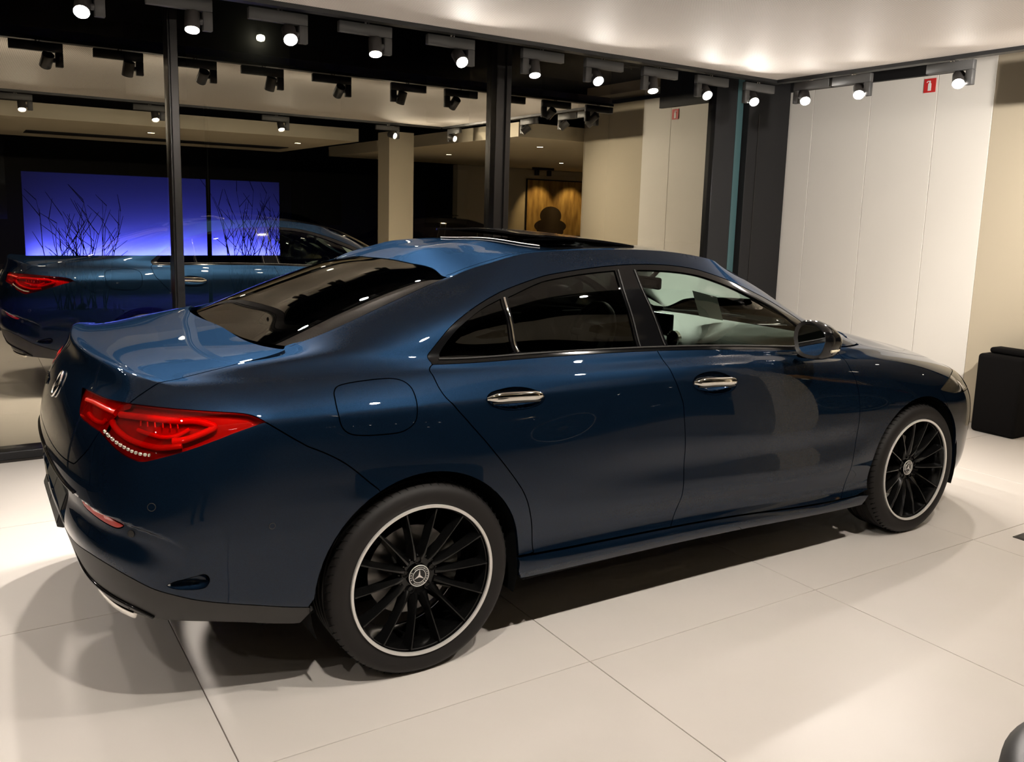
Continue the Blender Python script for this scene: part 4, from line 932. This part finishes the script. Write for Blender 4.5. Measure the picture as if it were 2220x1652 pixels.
# ------------------------------------------------------------------ door mirrors
def mirror(side):
    m = empty('side_mirror', parent=CAR)
    bm = bmesh.new(); n = 28; rings = []
    # stations from the mirror opening (rear) to the rounded front; centre, half width, half height
    st = [(1.772, -.958, 1.046, .084, .078), (1.785, -.959, 1.046, .089, .083), (1.82, -.961, 1.044, .091, .083), (1.86, -.961, 1.040, .086, .076), (1.895, -.958, 1.035, .074, .062), (1.925, -.951, 1.030, .053, .043), (1.943, -.943, 1.027, .027, .022), (1.948, -.938, 1.026, .002, .002)]
    def sect(cx, cy, cz, a, b):
        out = []
        for k in range(n):
            t = 2*math.pi*k/n; c, s = math.cos(t), math.sin(t); e = .72
            yy = a*math.copysign(abs(c)**e, c); zz = b*math.copysign(abs(s)**e, s)
            if zz > 0: zz *= 1-.28*max(0, -yy/a)      # lower towards the outside
            if zz < 0: yy *= .93
            out.append((cx-.010*yy/a*0, side*-(cy+yy), cz+zz))
        return out
    for s_ in st: rings.append([bm.verts.new(p) for p in sect(*s_)])
    for A, B in zip(rings, rings[1:]):
        for k in range(n): bm.faces.new((A[k], A[(k+1) % n], B[(k+1) % n], B[k]))
    bm_obj('mirror_housing', bm, M['gloss'], m, angle=1.0)
    bm = bmesh.new(); s0 = (1.772, -.958, 1.046, .084, .078); s1 = (1.784, -.958, 1.046, .072, .066)
    A = [bm.verts.new(p) for p in sect(*s0)]; B = [bm.verts.new(p) for p in sect(*s1)]
    for k in range(n): bm.faces.new((A[k], A[(k+1) % n], B[(k+1) % n], B[k]))
    bm_obj('mirror_rim', bm, M['satin'], m, angle=1.0)
    bm = bmesh.new(); bm.faces.new([bm.verts.new(p) for p in sect(*s1)]); bm_obj('mirror_glass', bm, pbr('mirror', (.75, .77, .78), .02, metal=1) if side < 0 else M['chrome'], m)
    sweep('turn_lamp', [(1.81, side*1.044, 1.006), (1.845, side*1.041, 1.006), (1.88, side*1.028, 1.006), (1.905, side*1.012, 1.007)], [(.004, .006)]*4, M['amber'], m, 10)
    sweep('mirror_arm', [(1.90, side*.850, .955), (1.885, side*.885, .962), (1.865, side*.925, .985)], [(.052, .014), (.040, .014), (.030, .020)], M['gloss'], m, 12)
for s in (-1, 1): mirror(s)
# ------------------------------------------------------------------ cabin
def soft(name, parts, mat, parent, bev=.03):
    bm = bmesh.new()
    for (x0, x1, y0, y1, z0, z1), m in parts: add_box(bm, x0, x1, y0, y1, z0, z1, min(bev, (x1-x0)*.4, (y1-y0)*.4, (z1-z0)*.4), 4, m)
    return bm_obj(name, bm, mat, parent, angle=1.0)
for s in (-1, 1):
    st = empty('front_seat', parent=CAR); yc = s*.37
    soft('seat_cushion', [((1.02, 1.52, yc-.25, yc+.25, .42, .56), None)], M['leather'], st)
    R = Matrix.Translation((1.05, 0, .5))@Matrix.Rotation(math.radians(-20), 4, 'Y')@Matrix.Translation((-1.05, 0, -.5))
    soft('seat_back', [((.98, 1.10, yc-.235, yc+.235, .48, 1.00), R)], M['leather'], st)
    soft('head_restraint', [((.99, 1.07, yc-.13, yc+.13, 1.02, 1.20), R)], M['leather'], st)
rs = empty('rear_seat', parent=CAR)
soft('seat_cushion', [((.22, .68, -.62, .62, .40, .52), None)], M['leather'], rs)
R = Matrix.Translation((.25, 0, .5))@Matrix.Rotation(math.radians(-24), 4, 'Y')@Matrix.Translation((-.25, 0, -.5))
soft('seat_back', [((.16, .28, -.60, .60, .46, .98), R)], M['leather'], rs)
for y in (-.36, .36): soft('head_restraint', [((.17, .24, y-.12, y+.12, .985, 1.10), R)], M['leather'], rs)
soft('parcel_shelf', [((-.36, .08, -.56, .56, .99, 1.02), None)], M['trimdark'], CAR, .01)
soft('cabin_floor', [((.0, 2.3, -.74, .74, .30, .36), None)], M['trimdark'], CAR, .01)
for s in (-1, 1): soft('door_card', [((.45, 2.05, s*.78-.015, s*.78+.015, .36, .985), None)], M['trimdark'], CAR, .012)
soft('headliner', [((.42, 1.55, -.46, .46, 1.335, 1.350), None)], M['trimdark'], CAR, .005)
db = empty('dashboard', parent=CAR)
bm = bmesh.new(); rings = []
for y in np.linspace(-.72, .72, 25):
    k = 1-.25*(abs(y)/.72)**3
    prof = [(1.80, .70), (1.79, .86), (1.83, .925), (1.90, .955), (2.05, .975), (2.22, .978), (2.22+.20*k, .972), (2.22+.22*k, .90)]
    rings.append([bm.verts.new((x, y, z)) for x, z in prof])
for A, B in zip(rings, rings[1:]):
    for k in range(len(A)-1): bm.faces.new((A[k], A[k+1], B[k+1], B[k]))
bm_obj('dash_top', bm, M['dash'], db, angle=.8)
soft('wide_display', [((1.845, 1.865, -.02, .68, .93, 1.045), Matrix.Identity(4))], M['screen'], db, .008)
for y in (-.62, -.08, .06, .20):
    lathe('air_vent', [(.038, -.012), (.046, -.010), (.046, .010), (.036, .012), (.030, 0)], M['chrome'], db, 32, 'X', .8, loc=(1.815, y, .925))
    lathe('vent_core', [(0, .002), (.034, .002)], M['screen'], db, 24, 'X', loc=(1.808, y, .925))
sw = empty('steering_wheel', parent=CAR)
mt = Matrix.Translation((1.62, .37, .90))@Matrix.Rotation(math.radians(-68), 4, 'Y')
bm = bmesh.new(); torus(bm, .178, .015, mt, 48, 10); bm_obj('wheel_rim', bm, M['leather'], sw, True)
soft('wheel_hub', [((-.06, .06, -.07, .07, -.02, .02), mt), ((-.02, .02, -.17, .17, -.012, .008), mt)], M['satin'], sw, .01)
im = empty('rear_view_mirror', parent=CAR)
soft('mirror_body', [((1.655, 1.685, -.115, .115, 1.185, 1.245), None)], M['gloss'], im, .012)
sweep('mirror_stem', [(1.69, 0, 1.22), (1.74, 0, 1.26), (1.80, 0, 1.325)], .012, M['satin'], im)
ps = mesh_obj('price_sheet', [(1.98, -.02, 1.165), (2.18, .0, 1.125), (2.30, .06, .985), (2.10, .04, 1.02), (1.981, -.021, 1.166), (2.181, -.001, 1.126), (2.301, .059, .986), (2.101, .039, 1.021)], [(0, 1, 2, 3), (7, 6, 5, 4), (0, 4, 5, 1), (1, 5, 6, 2), (2, 6, 7, 3), (3, 7, 4, 0)], M['paper'], None)
tag(ps, 'printed sheet leaning behind the windscreen of the blue car', 'paper')
# ------------------------------------------------------------------ outside the window, far side of the showroom
structure(box('ground_outside', -30, 40, 2.62, 45, -.3, -.16, M['asphalt']))
bw = box('billboard_wall', -.30, 4.13, 14.0, 14.15, .55, 1.985, M['bluewall']); tag(bw, 'blue floodlit wall across the street outside the window', 'wall')
for x in (.35, 1.55, 2.6, 3.6):
    ld = bpy.data.lights.new('blue_flood', 'AREA'); ld.energy = 30; ld.color = (.10, .11, 1.0); ld.size = 1.2; ld.size_y = .1; ld.shape = 'RECTANGLE'
    lo = bpy.data.objects.new('blue_flood', ld); COL.objects.link(lo); lo.location = (x, 13.86, .50); lo.rotation_euler = (math.radians(158), 0, 0)
def shrub(x, y, h, n, spread, label):
    r = empty('bare_shrub', (x, y, -.16)); tag(r, label, 'shrub', 'bare shrubs outside'); bm = bmesh.new(); rnd = random.Random(int(x*100))
    for k in range(n):
        p = Vector((rnd.uniform(-spread, spread)*.5, rnd.uniform(-.1, .1), 0)); d = Vector((rnd.uniform(-.25, .25), rnd.uniform(-.15, .15), 1)); pts = [p.copy()]; hh = h*rnd.uniform(.55, 1)
        for s in range(7):
            d += Vector((rnd.uniform(-.13, .13), rnd.uniform(-.1, .1), 0)); p = p+d.normalized()*hh/7; pts.append(p.copy())
            if s > 2 and rnd.random() < .7:
                q = p+Vector((rnd.uniform(-.25, .25), 0, rnd.uniform(.15, .4))); sweep_bm(bm, [p, q], [.006, .003], 4)
        sweep_bm(bm, pts, [.011*(1-i/9) for i in range(len(pts))], 4)
    bm_obj('branches', bm, M['twig'], r); lathe('stump', [(.10, 0), (.07, .05), (.03, .09), (0, .1)], M['twig'], r, 10, 'Z')
shrub(.32, 11.8, 1.75, 26, .7, 'bare shrub in front of the blue wall, at the left of the photo'); shrub(3.30, 12.0, 2.0, 44, 1.2, 'bare shrub in front of the blue wall, right of the left mullion')
lp = empty('lamp_post', (1.62, 9.0, -.16)); tag(lp, 'thin lamp post outside behind the left window pane', 'lamp post')
sweep('post', [(0, 0, 0), (0, 0, 3.0)], .03, M['frame'], lp); lathe('base', [(.07, 0), (.07, .04), (.035, .08)], M['frame'], lp, 16, 'Z')
bd = empty('dark_building', (3, 20.5, -.16)); tag(bd, 'unlit building across the street behind the window reflections', 'building')
box('facade', -14, 14, -.5, .5, 0, 8, M['asphalt'], bd); box('parapet', -14.1, 14.1, -.6, .6, 8, 8.3, M['asphalt'], bd)
for wx in range(-12, 13, 4):
    for wz in (1.2, 4.2): box('facade_window', wx-.7, wx+.7, -.53, -.5, wz, wz+1.7, M['screen'], bd)
sl = empty('street_lamp', (5.50, 19.80, 5.74)); tag(sl, 'small lit lamp seen high through the dark window', 'lamp')
lathe('bulb', [(0, -.09), (.09, -.06), (.11, 0), (.09, .06), (0, .09)], pbr('bulb', (1, 1, 1), .5, emit=(1, .9, .6), estr=25), sl, 16, 'Z')
box('bracket', -.05, .05, .08, .10, -.05, .15, M['blackmetal'], sl)
# poster wall deep in the showroom, lit by two warm spots
structure(box('wall_poster', 7.2, 12.4, -7.45, -7.25, 0, 2.449, M['cream']))
po = empty('car_poster', (9.57, -7.245, 1.65)); tag(po, 'large sepia poster of a vintage car on the far wall, mirrored in the window', 'poster')
def poster_mat():
    m, N, L = new_mat('sepia print'); b = N['Principled BSDF']; b.inputs['Roughness'].default_value = .5
    tc = N.new('ShaderNodeTexCoord'); no = N.new('ShaderNodeTexNoise'); no.inputs['Scale'].default_value = 3; no.inputs['Detail'].default_value = 6
    mp = N.new('ShaderNodeMapping'); mp.inputs['Scale'].default_value = (2.5, 1, .6); L.new(tc.outputs['Object'], mp.inputs[0]); L.new(mp.outputs[0], no.inputs['Vector'])
    cr = N.new('ShaderNodeValToRGB'); cr.color_ramp.elements[0].color = (.20, .10, .02, 1); cr.color_ramp.elements[1].color = (.62, .42, .14, 1)
    cr.color_ramp.elements[0].position = .3; cr.color_ramp.elements[1].position = .7
    L.new(no.outputs['Fac'], cr.inputs[0]); L.new(cr.outputs[0], b.inputs['Base Color']); return m
box('print', -.72, .72, 0, .02, -.58, .58, poster_mat(), po)
bm = bmesh.new()
for x0, x1, z0, z1 in ((-.74, -.72, -.6, .6), (.72, .74, -.6, .6), (-.72, .72, .58, .6), (-.72, .72, -.6, -.58)): add_box(bm, x0, x1, -.002, .03, z0, z1)
bm_obj('poster_frame', bm, M['gloss'], po)
bm = bmesh.new()
def disc(x, z, rx, rz, y=.0215, n=24): bm.faces.new([bm.verts.new((x+rx*math.cos(2*math.pi*k/n), y, z+rz*math.sin(2*math.pi*k/n))) for k in range(n)])
disc(-.10, -.16, .28, .20); disc(-.10, -.38, .42, .16, .022); disc(-.36, -.5, .09, .07, .0225); disc(.16, -.5, .09, .07, .0225)
bm_obj('printed_car', bm, pbr('print dark', (.03, .02, .012), .5), po)
for x in (9.1, 9.95):
    ld = bpy.data.lights.new('poster_spot', 'SPOT'); ld.energy = 45; ld.color = (1, .72, .36); ld.spot_size = math.radians(60); ld.spot_blend = .6; ld.shadow_soft_size = .03
    lo = bpy.data.objects.new('poster_spot', ld); COL.objects.link(lo); lo.location = (x, -6.45, 2.36)
    lo.rotation_euler = (Vector((x, -7.25, 1.5))-Vector((x, -6.45, 2.36))).to_track_quat('-Z', 'Y').to_euler()
tw = empty('twin_spot', (8.75, -6.5, 2.38)); tag(tw, 'black twin spotlight on the soffit near the poster, mirrored in the window', 'spotlight')
box('mount', -.25, .25, -.03, .03, .02, .069, M['blackmetal'], tw)
for dx in (-.15, .15): lathe('barrel', [(0, -.09), (.05, -.09), (.05, .01), (.03, .019), (0, .019)], M['blackmetal'], tw, 20, 'Z', loc=(dx, 0, 0))
# ------------------------------------------------------------------ the photographer (seen only as a dark figure mirrored in the paint)
def skin_body(name, pts, edges, rad, mat, parent, root=0, sub=2):
    me = bpy.data.meshes.new(name+'_cage'); me.from_pydata([tuple(p) for p in pts], edges, []); me.update()
    ob = bpy.data.objects.new(name+'_cage', me); COL.objects.link(ob)
    md = ob.modifiers.new('skin', 'SKIN'); md.use_smooth_shade = True
    if not me.skin_vertices: me.skin_vertices.new()
    for i, r in enumerate(rad):
        sv = me.skin_vertices[0].data[i]; sv.radius = r if hasattr(r, '__len__') else (r, r); sv.use_root = (i == root)
    ms = ob.modifiers.new('sub', 'SUBSURF'); ms.levels = sub; ms.render_levels = sub
    dg = bpy.context.evaluated_depsgraph_get(); m2 = bpy.data.meshes.new_from_object(ob.evaluated_get(dg)); bpy.data.objects.remove(ob)
    m2.name = name; m2.materials.clear(); m2.materials.append(mat); m2.polygons.foreach_set('use_smooth', [True]*len(m2.polygons))
    o = bpy.data.objects.new(name, m2); COL.objects.link(o); o.parent = parent; return o
def person():
    F = Vector((math.cos(CAM_YAW), math.sin(CAM_YAW), 0)); Rv = Vector((F.y, -F.x, 0)); U = Vector((0, 0, 1))
    base = Vector((CAM_C[0], CAM_C[1], 0))-F*.44
    r = empty('person', base); tag(r, 'person in dark jacket and trousers taking the photo, mirrored in the car paint', 'person')
    q = lambda s, f, z: Rv*s+F*f+U*z
    P = [q(0, 0, .95), q(0, .0, 1.10), q(0, .01, 1.26), q(0, .0, 1.41), q(0, .015, 1.50)]
    E = [(0, 1), (1, 2), (2, 3), (3, 4)]; Rd = [(.155, .115), (.145, .105), (.16, .115), (.12, .09), (.055, .055)]
    for s in (-1, 1):
        n = len(P); P += [q(s*.10, 0, .88), q(s*.115, .02, .50), q(s*.12, -.02, .10), q(s*.13, .10, .045), q(s*.14, .19, .035)]
        E += [(0, n), (n, n+1), (n+1, n+2), (n+2, n+3), (n+3, n+4)]; Rd += [(.092, .095), .066, .048, (.045, .04), (.042, .030)]
        n = len(P); P += [q(s*.17, .0, 1.40), q(s*.225, .10, 1.18), q(s*.14, .27, 1.38), q(s*.105, .315, 1.44)]
        E += [(3, n), (n, n+1), (n+1, n+2), (n+2, n+3)]; Rd += [.075, .052, .038, .033]
    body = skin_body('clothed_body', P, E, Rd, M['coat'], r)
    body.data.materials.append(M['trousers'])
    for p in body.data.polygons:
        if p.center.z < .93: p.material_index = 1
    # head: ovoid with brow, nose, chin and ears, then a hair cap
    bm = bmesh.new(); bmesh.ops.create_uvsphere(bm, u_segments=32, v_segments=24, radius=1)
    for v in bm.verts:
        c = v.co.copy(); f, s, z = c.y, c.x, c.z
        w = .074*(1-.18*max(0, -z)**1.5); dpt = .096*(1-.05*max(0, -z)); ff = f*dpt; zz = z*.118
        if f > .6:
            ff += .020*math.exp(-((s/.16)**2+((z+.12)/.16)**2))           # nose
            ff -= .008*math.exp(-(((abs(s)-.38)/.16)**2+((z-.05)/.10)**2))  # eye sockets
            ff += .006*math.exp(-((s/.28)**2+((z+.45)/.08)**2)); ff += .008*math.exp(-((s/.3)**2+((z+.78)/.14)**2))
        ss = s*w+math.copysign(.010*math.exp(-((f+.05)/.16)**2-((z)/.22)**2), s)*(abs(s) > .85)
        v.co = Rv*ss+F*(ff+.03)+U*(1.625+zz)
    bm_obj('head', bm, M['skin'], r, True)
    bm = bmesh.new(); bmesh.ops.create_uvsphere(bm, u_segments=32, v_segments=20, radius=1)
    for v in bm.verts:
        c = v.co.copy(); f, s, z = c.y, c.x, c.z
        k = 1 if z > (.15+.55*f) else .86
        v.co = Rv*(s*.081*k)+F*(f*.103*k+.022)+U*(1.635+z*.123*k)
    bm_obj('hair', bm, M['hair'], r, True)
    for s in (-1, 1):                                                     # hands curled round the phone
        W_ = q(s*.105, .318, 1.445); pal = q(s*.088, .365, 1.495); P = [W_, q(s*.098, .342, 1.47), pal]; E = [(0, 1), (1, 2)]; Rd = [(.024, .017), (.033, .014), (.036, .013)]
        for k, (h, L) in enumerate(((.035, .95), (.014, 1.05), (-.006, 1.0), (-.025, .8))):
            n = len(P); a = pal+U*h*.9; P += [a+F*.010, a+F*.034*L-Rv*s*.012, a+F*.046*L-Rv*s*.034]; E += [(2, n), (n, n+1), (n+1, n+2)]; Rd += [.0095, .0085, .0070]
        n = len(P); P += [q(s*.090, .352, 1.512), q(s*.072, .358, 1.535), q(s*.056, .372, 1.545)]; E += [(1, n), (n, n+1), (n+1, n+2)]; Rd += [.011, .0095, .008]
        skin_body('hand', P, E, Rd, M['skin'], r, 0, 1)
    ph = empty('phone', base+F*.412+U*1.585); tag(ph, 'black phone held up by the person behind the camera', 'phone')
    bm = bmesh.new(); add_box(bm, -.0745, .0745, -.004, .004, -.036, .036, .004, 2); b = bm_obj('phone_body', bm, M['gloss'], ph, angle=.6); b.rotation_euler = (0, 0, CAM_YAW-math.pi/2)
    bm = bmesh.new(); add_box(bm, -.070, .070, -.0050, -.0042, -.033, .033); b2 = bm_obj('phone_screen', bm, M['screen'], ph); b2.rotation_euler = (0, 0, CAM_YAW-math.pi/2)
M['coat'] = pbr('dark jacket', (.010, .011, .014), .85); M['trousers'] = pbr('dark trousers', (.007, .008, .012), .85)
M['skin'] = pbr('skin', (.42, .24, .17), .5); M['hair'] = pbr('dark hair', (.015, .010, .007), .6)
person()
# ------------------------------------------------------------------ other cars in the dark part of the showroom
M['paint2'] = paint('black metallic paint', (.003, .003, .0035), (.006, .006, .007))
def other_car(loc, rz, label):
    c = copy_tree(CAR); c.location = loc; c.rotation_euler = (0, 0, rz); tag(c, label, 'car')
    def rec(o):
        if o.type == 'MESH' and o.data.materials and o.data.materials[0] == M['paint']:
            o.material_slots[0].link = 'OBJECT'; o.material_slots[0].material = M['paint2']
        for k in o.children: rec(k)
    rec(c)
other_car((6.9, -5.2, 0), math.radians(205), 'black car parked near the poster wall, mirrored in the window')
other_car((2.9, -9.6, 0), math.radians(20), 'black car parked in the dark showroom behind the column, mirrored in the window')
